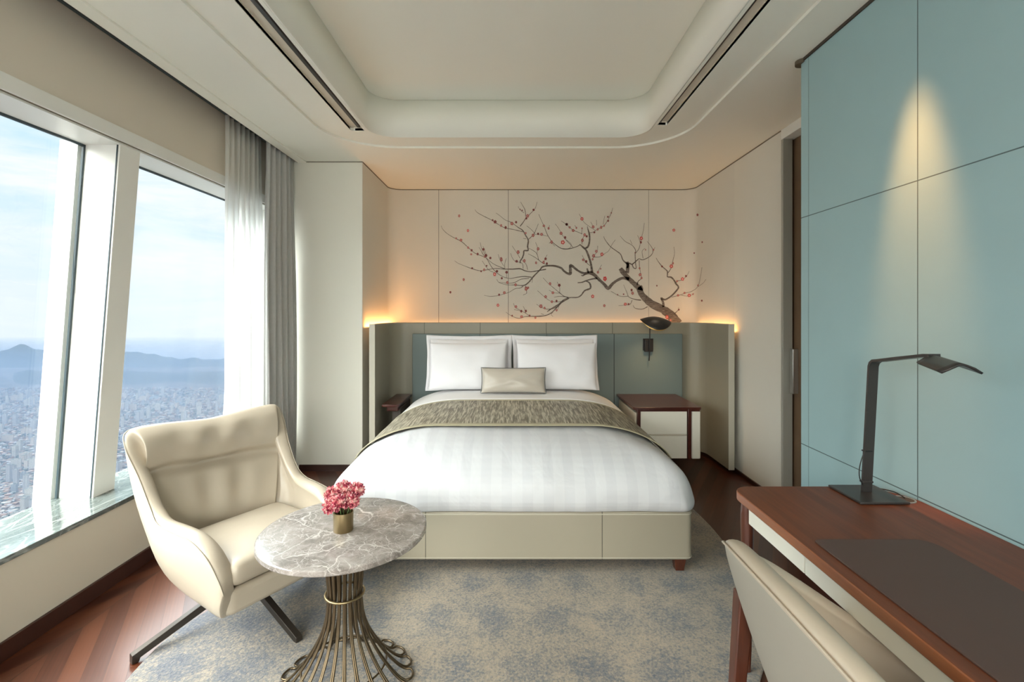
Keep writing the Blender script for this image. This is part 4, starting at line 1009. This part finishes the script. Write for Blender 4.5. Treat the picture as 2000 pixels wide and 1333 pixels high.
# ------------------------------------------------------------------ plum branch mural painted on the niche wall
def on_wall(px, py, off=.0025):
    """point of the niche wall (flat back, rounded corner, right return) the mural covers"""
    dx = (px-1000)/FPX; dz_ = (608-py)/FPX
    if dx*YB <= XR-RC: t = YB-off; return Vector((dx*t, t, H+dz_*t))
    cx, cy, r = XR-RC, YB-RC, RC-off          # ray / arc
    A = dx*dx+1; B = -2*(dx*cx+cy); C_ = cx*cx+cy*cy-r*r; D = B*B-4*A*C_
    if D > 0:
        t = (-B+math.sqrt(D))/(2*A)
        if dx*t >= cx-.001 and t >= cy-.001: return Vector((dx*t, t, H+dz_*t))
    t = (XR-off)/dx; return Vector((XR-off, t, H+dz_*t))
SA = lambda p: (850+p[0]/5.126, 380+p[1]/5.126)
SB = lambda p: (1100+p[0]/5.128, 380+p[1]/5.128)
BR = [  # (map, [(x, y, width)...]) in enlargement units
 (SB, [(1145,1300,100),(1080,1215,85),(1000,1155,76),(900,1105,70),(835,1055,62),(785,1000,52),(755,935,52),(700,885,42),(650,835,38),(600,780,46),(572,742,34)]),
 (SB, [(770,960,58),(778,925,34),(770,915,10)]),
 (SB, [(660,850,34),(600,838,25),(540,862,24),(490,900,26),(450,942,32),(415,905,26),(365,858,26),(310,805,30),(262,785,30),(210,792,22),(150,765,18),(95,722,22),(72,712,24),(72,760,26),(70,795,26),(40,790,20),(5,765,18),(-20,738,18),(-80,718,18),(-160,715,15),(-210,728,14),(-232,755,11),(-300,825,12),(-345,880,11),(-395,912,10),(-480,908,6),(-560,906,4),(-640,885,3),(-665,850,2)]),
 (SB, [(220,800,14),(195,815,10),(180,808,5)]),
 (SB, [(255,790,20),(240,750,16),(235,745,8)]),
 (SB, [(288,785,26),(282,720,18),(262,640,18),(230,560,17),(200,530,15),(165,500,8)]),
 (SB, [(215,545,14),(250,520,17),(264,460,14),(262,400,14),(248,350,9),(242,320,4)]),
 (SB, [(258,385,5),(300,378,4),(340,350,4),(400,320,4),(440,270,4),(480,190,4),(496,135,2)]),
 (SB, [(170,505,7),(130,525,6),(60,545,7),(0,545,7),(-40,530,6),(-110,475,5),(-160,400,5),(-190,320,4),(-215,270,3),(-245,200,2)]),
 (SB, [(100,530,4),(40,470,4),(0,420,4),(-40,350,3),(-80,295,2)]),
 (SB, [(0,545,4),(60,540,3),(80,500,3),(30,455,2)]),
 (SB, [(320,360,3),(260,320,3),(210,280,3),(180,230,3),(160,195,2)]),
 (SB, [(185,400,4),(188,340,3)]),(SB, [(190,395,4),(140,375,4),(90,350,4),(30,300,3),(-20,265,2)]),
 (SB, [(130,330,3),(115,310,2)]),(SB, [(335,310,3),(333,255,2)]),(SB, [(400,300,3),(415,215,2)]),(SB, [(300,320,3),(275,275,2)]),
 (SB, [(188,500,5),(190,460,4),(215,400,3)]),
 (SB, [(290,660,5),(305,620,4),(340,570,3),(345,515,2)]),(SB, [(300,628,4),(370,625,4),(420,590,3),(455,565,3),(490,500,3),(522,455,2)]),
 (SB, [(270,715,6),(230,680,5),(205,640,3),(190,610,2)]),(SB, [(340,790,5),(365,740,3),(385,705,2)]),
 (SB, [(640,790,34),(648,720,28),(640,675,26)]),(SB, [(648,700,18),(600,660,9),(575,600,8),(530,565,7),(470,520,6),(420,455,5),(405,420,2)]),
 (SB, [(640,740,20),(660,690,12),(690,700,10),(740,660,8),(760,645,7),(800,655,7),(870,620,6),(900,570,5),(880,520,4),(840,470,3)]),
 (SB, [(690,700,8),(705,735,8),(730,740,7),(725,690,6),(720,600,6),(725,560,6),(690,510,5),(620,470,4),(570,415,2)]),
 (SB, [(725,590,5),(760,540,4),(770,480,3),(745,410,2)]),(SB, [(770,480,3),(790,410,3),(805,350,3),(812,285,2)]),
 (SB, [(895,570,4),(920,530,2)]),(SB, [(800,640,4),(790,570,3),(820,540,2)]),(SB, [(690,500,3),(670,455,2)]),
 (SB, [(760,660,5),(765,730,4),(775,790,3)]),(SB, [(740,910,10),(752,870,7),(785,840,4),(775,790,3)]),
 (SB, [(780,1060,12),(720,1052,8),(660,1030,6),(640,990,4),(605,905,2)]),(SB, [(650,1020,5),(570,1020,4),(480,970,2)]),
 (SB, [(690,1060,6),(670,1100,5),(620,1110,3),(555,1115,2)]),(SB, [(845,1125,8),(790,1150,7),(720,1140,5),(700,1110,3)]),
 (SB, [(1005,1130,22),(1000,1080,20),(982,1040,18),(1020,1055,16),(1080,1020,13),(1130,970,14),(1155,930,14),(1130,895,15),(1110,860,13),(1080,830,14),(1045,825,10),(1045,790,9),(1040,765,9),(990,720,7),(950,670,5),(930,635,3)]),
 (SB, [(1050,785,7),(1080,740,4),(1100,660,4),(1115,590,3),(1108,525,2)]),
 (SB, [(1125,890,8),(1140,870,6),(1190,855,4),(1235,820,3),(1262,770,2)]),
 (SB, [(1085,1030,5),(1150,1015,4),(1220,990,4),(1290,970,4),(1350,920,3),(1375,820,2),(1390,730,2)]),
 (SB, [(1350,925,3),(1400,890,3),(1430,850,2)]),(SB, [(1180,1010,3),(1260,1020,3),(1310,990,2)]),
 (SB, [(1110,1200,9),(1150,1160,4),(1158,1130,2)]),(SB, [(835,1040,6),(835,1010,3)]),
 (SB, [(345,838,18),(280,850,12),(230,865,12),(190,880,10),(145,885,7)]),
 (SB, [(230,868,10),(265,890,14),(272,940,16),(215,965,13),(180,1010,11),(140,1032,10),(60,1035,9),(0,1060,8),(-45,1100,9),(-110,1140,9),(-160,1175,8)]),
 (SA, [(1340,1040,10),(1270,1080,10),(1230,1120,9),(1170,1180,8),(1110,1212,8),(1030,1222,8),(950,1222,7),(900,1225,5),(840,1242,5),(780,1225,4),(735,1200,3),(708,1178,2)]),
 (SA, [(1340,1035,8),(1290,1020,6),(1250,990,5),(1190,940,4),(1130,890,3),(1080,835,2)]),(SA, [(1245,985,4),(1245,930,3),(1220,875,2)]),
 (SA, [(1330,1030,5),(1250,1022,4),(1190,1030,3)]),(SA, [(1260,990,3),(1190,985,3),(1140,960,2)]),
 (SA, [(1280,1070,4),(1220,1078,4),(1160,1070,3),(1110,1040,3),(1025,965,2)]),
 (SA, [(1240,1110,8),(1190,1140,7),(1120,1150,5),(1060,1130,3),(1015,1100,2)]),(SA, [(1060,1195,4),(1090,1205,3)]),
 (SA, [(1180,1180,5),(1160,1200,3),(1180,1225,2)]),(SA, [(1240,1120,4),(1215,1175,2)]),
 (SA, [(950,1222,5),(905,1190,4),(850,1160,4),(800,1130,3),(785,1090,2)]),(SA, [(905,1190,4),(895,1150,3),(880,1120,2)]),(SA, [(850,1165,3),(790,1155,2)]),
 # left half of the picture
 (SA, [(1110,750,10),(1040,762,8),(960,775,8),(900,765,8),(850,745,10),(780,748,10),(700,748,8),(600,742,6),(520,755,6),(450,765,5),(370,745,5),(290,715,4),(230,690,3),(195,665,2)]),
 (SA, [(700,745,5),(620,715,5),(560,680,4),(500,630,4),(400,590,5),(330,530,5),(260,470,6),(180,430,5),(110,385,4),(70,340,3),(60,312,2)]),
 (SA, [(965,830,9),(890,822,7),(820,830,6),(750,842,5),(680,825,5),(610,780,5),(560,720,5),(520,650,5),(480,600,4),(445,540,3),(437,530,2)]),
 (SA, [(500,600,4),(465,540,3),(450,480,2)]),(SA, [(505,590,3),(480,520,2)]),(SA, [(610,790,4),(540,760,4),(500,710,3),(470,665,2)]),
 (SA, [(940,840,6),(860,850,5),(800,880,5),(740,890,4),(640,880,3)]),
 (SA, [(880,920,7),(850,938,5),(800,945,4),(740,980,4),(680,1000,4),(620,1015,4),(550,1022,4),(490,1010,2)]),
 (SA, [(905,915,6),(910,950,5),(915,990,4),(880,1008,2)]),(SA, [(975,840,4),(970,885,2)]),
 (SA, [(850,690,8),(852,665,12),(870,640,12),(885,600,12),(890,565,13),(930,560,13),(925,520,13),(932,460,13),(905,410,10),(875,360,9),(830,330,6),(760,280,5),(700,255,4),(650,215,3),(608,185,2)]),
 (SA, [(878,375,6),(800,355,5),(700,335,5),(640,305,5),(570,260,5),(480,215,5),(420,180,4),(398,152,2)]),
 (SA, [(850,320,9),(880,280,7),(910,235,7),(950,195,5),(1000,140,4),(1020,75,2)]),(SA, [(905,225,6),(900,160,5),(875,110,4),(855,75,2)]),(SA, [(890,185,4),(850,155,3),(830,120,2)]),
 (SA, [(935,450,6),(985,400,5),(1010,350,4),(1033,295,2)]),(SA, [(1000,395,4),(960,350,3),(915,315,2)]),(SA, [(985,400,3),(1060,405,3),(1135,420,3)]),
 (SA, [(910,445,4),(880,440,2)]),(SA, [(880,745,5),(870,690,4),(800,670,4),(770,630,3),(755,590,2)]),(SA, [(850,640,4),(820,590,3),(770,515,2)]),
 (SA, [(925,755,5),(910,700,4),(870,660,3)]),(SA, [(1135,710,5),(1080,690,5),(1040,660,5),(990,625,4),(930,595,2)]),(SA, [(1035,655,4),(1015,590,4),(960,550,3),(935,540,2)]),
 (SA, [(1015,600,3),(1025,540,3),(1005,480,2)]),(SA, [(1085,690,4),(1100,640,3),(1122,605,2)]),(SA, [(715,840,4),(715,790,3)]),(SA, [(697,740,4),(697,690,3),(712,640,2)]),(SA, [(690,720,3),(650,660,3),(630,600,2)]),
 (SA, [(1135,340,3),(1145,310,2)]),(SA, [(1200,520,3),(1160,480,3),(1140,490,2)]),
]
def stroke(bm, pts, mapf):
    px = [mapf(p) for p in pts]; ws = [p[2] for p in pts]
    C3 = cat([(a[0], a[1], w*.55/5.13) for a, w in zip(px, ws)], 4)
    L = []; Rr = []
    for i, p in enumerate(C3):
        t = C3[min(i+1, len(C3)-1)]-C3[max(i-1, 0)]; t.z = 0
        if t.length < 1e-6: continue
        t.normalize(); w = max(.32, p.z)*(1+.16*mn.noise(Vector((p.x*.9, p.y*.9, 0)))); n = Vector((-t.y, t.x, 0))*w
        L.append(on_wall(p.x+n.x, p.y+n.y)); Rr.append(on_wall(p.x-n.x, p.y-n.y))
    grid(bm, [L, Rr])
m_bark = bpy.data.materials.new('painted_bark'); m_bark.use_nodes = True
nt = m_bark.node_tree; b_ = nt.nodes['Principled BSDF']; t_ = N(nt, 'ShaderNodeTexCoord')
mp_ = N(nt, 'ShaderNodeMapping', i_0=t_.outputs['Object']); mp_.inputs['Rotation'].default_value = (0, .75, 0); mp_.inputs['Scale'].default_value = (.35, 1, 1.6)
n_ = N(nt, 'ShaderNodeTexNoise', i_Vector=mp_.outputs[0], i_Scale=60.0, i_Detail=5.0, i_Roughness=.7)
c_ = ramp(nt, n_.outputs[0], [(.32, (.075, .058, .05)), (.5, (.17, .14, .12)), (.68, (.32, .28, .245))])
nt.links.new(c_.outputs[0], b_.inputs['Base Color']); b_.inputs['Roughness'].default_value = .7
bm = bmesh.new()
for mp__, pts in BR: stroke(bm, pts, mp__)
mural = thing('wall_mural', 'painted plum branch with red blossoms on the wall above the headboard', 'mural', (.3, YB, 1.9))
me_o = fin(bm, 'branches', m_bark); P(me_o, mural)
BL = [(SA, p) for p in ((240,215,17,1),(328,362,17,2),(210,440,12,1),(258,458,17,1),(330,533,14,1),(365,560,15,0),(425,597,16,0),(360,600,12,1),(483,550,16,0),(508,612,20,0),(552,637,15,0),(495,625,12,1),(662,655,20,1),(660,640,14,1),(490,755,16,1),(460,770,12,0),(370,740,12,0),(595,800,22,2),(618,770,16,0),(715,780,17,0),(667,840,14,0),(722,882,17,1),(805,905,18,1),(910,945,24,1),(930,935,14,1),(692,985,18,1),(640,1005,14,0),(285,853,16,1),(152,980,15,0),(628,1110,19,2),(600,275,20,0),(575,258,12,0),(660,312,16,1),(705,332,18,0),(768,292,20,1),(810,278,15,0),(925,215,20,1),(912,240,14,0),(985,155,14,0),(905,388,13,1),(980,410,20,1),(1030,395,14,0),(1065,400,17,1),(1088,315,15,1),(1135,340,15,1),(830,578,22,1),(815,670,16,0),(892,665,20,1),(1030,545,19,1),(1105,645,17,0),(1085,680,18,1),(1118,692,14,0),(1010,685,16,1),(1165,478,20,1),(1150,895,18,1),(1242,910,19,0),(1178,985,16,1),(1105,1025,18,1),(1215,1068,15,0),(1168,1075,16,1),(1058,1120,22,1),(1095,1138,14,1),(1215,1160,13,1),(808,1125,17,1),(862,1170,17,0),(908,1168,16,0),(865,1225,17,1),(945,1215,13,0),(1003,1235,14,1),(770,1215,11,0),(1315,300,16,0),(1260,390,19,1),(1300,432,18,0),(1278,480,24,2),(1345,330,12,1),(515,715,10,0),(870,160,9,0),(850,150,8,0))]
BL += [(SB, p) for p in ((188,245,20,2),(35,300,16,0),(68,330,12,1),(100,362,17,1),(132,335,13,1),(215,405,19,1),(235,420,14,0),(192,460,20,1),(300,325,18,1),(312,380,12,0),(345,350,14,1),(380,330,18,1),(410,315,12,1),(450,265,12,0),(448,225,12,0),(482,185,9,0),(188,340,10,1),(332,570,17,1),(305,615,20,1),(295,650,14,1),(388,600,21,2),(200,655,15,1),(230,672,17,0),(348,780,15,1),(375,745,9,1),(418,845,27,3),(295,1022,21,2),(412,1115,17,1),(782,440,22,2),(778,480,16,0),(770,805,19,1),(765,740,12,1),(785,838,13,1),(685,958,16,0),(695,990,19,1),(622,1100,18,2),(655,1100,13,0),(1108,358,17,2),(1345,205,16,0),(1392,478,11,0),(1312,588,9,0),(938,915,10,0),(1388,1065,12,0),(1083,720,22,2),(1100,690,14,1),(990,722,12,0),(1195,848,20,2),(1140,870,12,1),(1230,818,13,0),(1215,988,12,1),(1150,1012,14,1),(1262,1012,20,2),(1300,1000,10,1),(1350,912,11,1),(1158,1155,12,0),(1040,1230,24,2),(1075,1260,16,1),(825,555,9,1),(905,555,11,1),(720,585,8,0),(545,1005,9,0),(605,1000,9,0))]
cols = [(.27, .085, .08), (.46, .14, .135), (.62, .10, .095), (.66, .055, .06)]
pm = [mat('blossom_paint_%d' % i, c, .7) for i, c in enumerate(cols)]
pm2 = [mat('blossom_heart_%d' % i, c, .7) for i, c in enumerate(((.20, .06, .055), (.60, .33, .29), (.82, .52, .47), (.60, .26, .22)))]
bm = bmesh.new(); rnd = random.Random(4)
for mapf, (x, y, r, k) in BL:
    cx, cy = mapf((x, y)); R_ = r/5.13*.92; a0 = rnd.uniform(0, 6.28); sq = rnd.uniform(.75, 1)
    for (rr, off, mi) in ((1.0, .0035, k), (.42, .0045, 4+k)):
        ring_ = []
        for i in range(25):
            a = 2*PI*i/25; q = R_*rr*(.72+.28*abs(math.cos(2.5*a)))
            ring_.append(bm.verts.new(on_wall(cx+q*math.cos(a+a0)*sq, cy+q*math.sin(a+a0), off)))
        f = bm.faces.new(ring_); f.material_index = mi
P(fin(bm, 'blossoms', pm+pm2), mural)
# ------------------------------------------------------------------ the city far below
GZ = -450.0
def city_mat():
    m = bpy.data.materials.new('city_ground'); m.use_nodes = True; nt = m.node_tree; b = nt.nodes['Principled BSDF']
    tcn = N(nt, 'ShaderNodeTexCoord')
    v = N(nt, 'ShaderNodeTexVoronoi', i_Vector=tcn.outputs['Object'], i_Scale=.045)
    n = N(nt, 'ShaderNodeTexNoise', i_Vector=tcn.outputs['Object'], i_Scale=.004, i_Detail=5.0)
    s = N(nt, 'ShaderNodeSeparateXYZ', i_0=v.outputs['Color'])
    t = M(nt, 'ADD', M(nt, 'MULTIPLY', s.outputs[0], .6), M(nt, 'MULTIPLY', n.outputs[0], .4))
    c = ramp(nt, t, [(.15, (.005, .007, .006)), (.4, (.012, .012, .013)), (.6, (.022, .019, .019)), (.85, (.034, .034, .036))])
    nt.links.new(c.outputs[0], b.inputs['Base Color']); b.inputs['Roughness'].default_value = .9; return m
struct(box('ground_1', -6500, 3000, -1000, 4350, GZ-5, GZ, city_mat()))
def bmat(name, c):
    m = bpy.data.materials.new(name); m.use_nodes = True; nt = m.node_tree; b = nt.nodes['Principled BSDF']
    tcn = N(nt, 'ShaderNodeTexCoord'); s = N(nt, 'ShaderNodeSeparateXYZ', i_0=tcn.outputs['Object'])
    w = M(nt, 'MULTIPLY', M(nt, 'GREATER_THAN', M(nt, 'FRACT', M(nt, 'DIVIDE', s.outputs[2], 3.2)), .55), M(nt, 'GREATER_THAN', M(nt, 'FRACT', M(nt, 'DIVIDE', M(nt, 'ADD', s.outputs[0], s.outputs[1]), 4.0)), .35))
    nt.links.new(mixc(nt, w, c, tuple(x*.35 for x in c)), b.inputs['Base Color']); b.inputs['Roughness'].default_value = .8; return m
tm = [bmat('tower_concrete_%d' % i, tuple(q*.20 for q in c)) for i, c in enumerate(((.62, .60, .56), (.50, .50, .52), (.66, .58, .52), (.40, .43, .47)))]
roofm = mat('flat_roof', (.025, .032, .03), .9)
def tower_mesh(w, d, h, m, seed):
    bm = bmesh.new(); bx(bm, -w/2, w/2, -d/2, d/2, 0, h); bx(bm, -w*.2, w*.2, -d*.3, d*.3, h, h+4)
    me = bpy.data.meshes.new('apartment_tower'); bmesh.ops.recalc_face_normals(bm, faces=bm.faces); bm.to_mesh(me); bm.free()
    me.materials.append(m); me.materials.append(roofm)
    for p in me.polygons:
        if p.normal.z > .5: p.material_index = 1
    return me
protos = [tower_mesh(w, d, h, tm[i % 4], i) for i, (w, d, h) in enumerate(((34, 12, 55), (20, 18, 70), (46, 12, 45), (16, 14, 40), (26, 14, 62), (14, 14, 85)))]
TL = ['wide pale slab block', 'grey square tower block', 'long low beige slab block', 'short slate grey block', 'pale mid-height apartment block', 'slim tall grey tower']
rnd = random.Random(21)
def spotpt(dip0, dip1, a0=-1.12, a1=-.55):
    """ground point inside what the windows show"""
    ax = rnd.uniform(a0, a1); t = rnd.uniform(dip0, dip1); D = (H-GZ)/t
    return ax*D, D
cells = set(); k = 0
while k < 300:
    x, y = spotpt(.175, .46)
    if (int(x/55), int(y/55)) in cells: continue
    if mn.noise(Vector((x*.004, y*.004, 2))) < -.08 and rnd.random() < .8: continue
    cells.add((int(x/55), int(y/55)))
    me = protos[rnd.randrange(6)]
    o = bpy.data.objects.new('apartment_tower', me); COL.objects.link(o)
    o.location = (x, y, GZ); o.scale = (.62, .62, .62); o.rotation_euler = (0, 0, .4+rnd.choice((0, PI/2))+rnd.uniform(-.15, .15))
    i_ = protos.index(me); tag(o, TL[i_]+' in the hazy city below the windows', 'building', TL[i_]+'s in the city'); k += 1
bm = bmesh.new()
for k in range(19000):
    x, y = spotpt(.16, .48) if k < 15000 else spotpt(.16, .62, -1.5, -.15); w, d, h = rnd.uniform(5, 12), rnd.uniform(5, 12), rnd.uniform(4, 11)
    vs = bx(bm, -w/2, w/2, -d/2, d/2, 0, h); a = .4+rnd.uniform(-.5, .5); ca, sa = math.cos(a), math.sin(a)
    for v in vs: v.co = Vector((x+v.co.x*ca-v.co.y*sa, y+v.co.x*sa+v.co.y*ca, GZ+v.co.z))
    q = rnd.randrange(4)
    for f in bm.faces[-6:] if False else []: pass
me = bpy.data.meshes.new('low_rise'); bmesh.ops.recalc_face_normals(bm, faces=bm.faces); bm.to_mesh(me); bm.free()
lows = [mat('low_rise_%d' % i, tuple(q*.15 for q in c), .9) for i, c in enumerate(((.55, .52, .48), (.30, .24, .22), (.40, .27, .21), (.16, .19, .17), (.45, .47, .50)))]
for m in lows: me.materials.append(m)
for p in me.polygons: p.material_index = ((p.index//6)*7919) % 5
lo = bpy.data.objects.new('low_rise_houses', me); COL.objects.link(lo); lo['kind'] = 'stuff'
tag(lo, 'dense carpet of small low houses filling the city below', 'houses')
# river
bm = bmesh.new(); L_, R_ = [], []
for i in range(15):
    ax = -1.15+i*.035; D = (H-GZ)/(.187+.010*math.sin(i*.5)); w = 60+25*math.sin(i*.8)
    L_.append((ax*D, D-w, GZ+.5)); R_.append((ax*D, D+w, GZ+.5))
grid(bm, [L_, R_]); rv = fin(bm, 'river', mat('river_water', (.03, .035, .04), .95)); tag(rv, 'pale river bend in the hazy city far below the left window', 'river')
# mountains: three ridges, each a body of land with depth
def ridge(name, D, profile, mat_, label, depth):
    bm = bmesh.new(); rows = []; nx = 260
    for j in range(13):
        q = j/12; row = []
        for i in range(nx+1):
            ax = -1.25+(.95)*i/nx
            zt = (profile(ax)+.0016*mn.noise(Vector((ax*45, D*.01, 0))))*D     # crest height relative to eye
            hgt = (H+zt)-GZ
            e = math.sin(PI*min(1, q*1.0)) if q < .5 else math.cos((q-.5)*PI)
            e = max(0, e)**1.3
            rgh = 1+.22*mn.noise(Vector((ax*14, q*4, D*.001)))*(1-abs(q-.5)*0)*(0 if abs(q-.5) < .04 else 1)
            Dj = D+(q-.5)*depth
            row.append((ax*Dj, Dj, GZ-4+max(2, hgt*e*rgh)))
        rows.append(row)
    grid(bm, rows); o = fin(bm, name, mat_, smooth=180); return tag(o, label, 'mountain')
def interp(pts):
    def f(x):
        for (a, b), (c, d) in zip(pts, pts[1:]):
            if a <= x <= c: t = (x-a)/(c-a); return b+(d-b)*t*t*(3-2*t)
        return pts[0][1] if x < pts[0][0] else pts[-1][1]
    return f
px = lambda x, y: ((x-1000)/FPX, -(y-608)/FPX)
m_hill = mat('forest_hill', (.006, .009, .009), .95, var=(.004, .3))
ridge('mountain_ridge', 4200, interp([px(-200, 720), px(-20, 690), px(10, 683), px(42, 672), px(75, 682), px(110, 690), px(180, 695), px(240, 686), px(262, 687), px(295, 692), px(330, 698), px(350, 702), px(378, 698), px(410, 706), px(440, 700), px(500, 708), px(700, 720)]), m_hill, 'distant blue mountain ridge with a pointed peak on the horizon', 700)
ridge('mountain_ridge', 3300, interp([px(-200, 730), px(0, 745), px(60, 722), px(110, 735), px(200, 742), px(260, 726), px(340, 735), px(420, 728), px(520, 740), px(700, 745)]), m_hill, 'nearer wooded ridge below the pointed peak at the edge of the city', 700)
for m in bpy.data.materials:
    if m.name.startswith(('city_ground', 'low_rise', 'tower_concrete', 'flat_roof', 'forest_hill', 'river')):
        m.node_tree.nodes['Principled BSDF'].inputs['Specular IOR Level'].default_value = .05
# haze: a shallow bank of scattering air over the city
hb_ = box('haze', -6500, 900, -900, 4450, GZ+1, -235, None)
hm = bpy.data.materials.new('haze_air'); hm.use_nodes = True; nt = hm.node_tree; nt.nodes.clear()
vs_ = N(nt, 'ShaderNodeVolumeScatter'); vs_.inputs['Color'].default_value = (.074, .106, .160, 1); vs_.inputs['Density'].default_value = .00058; vs_.inputs['Anisotropy'].default_value = 0.1
va_ = N(nt, 'ShaderNodeVolumeAbsorption'); va_.inputs['Color'].default_value = (.074, .106, .160, 1); va_.inputs['Density'].default_value = .00058
ad_ = N(nt, 'ShaderNodeAddShader', i_0=vs_.outputs[0], i_1=va_.outputs[0])
N(nt, 'ShaderNodeOutputMaterial', i_Volume=ad_.outputs[0]); hb_.data.materials.append(hm); hb_['kind'] = 'stuff'; tag(hb_, 'blue haze lying over the city and the mountains', 'haze')
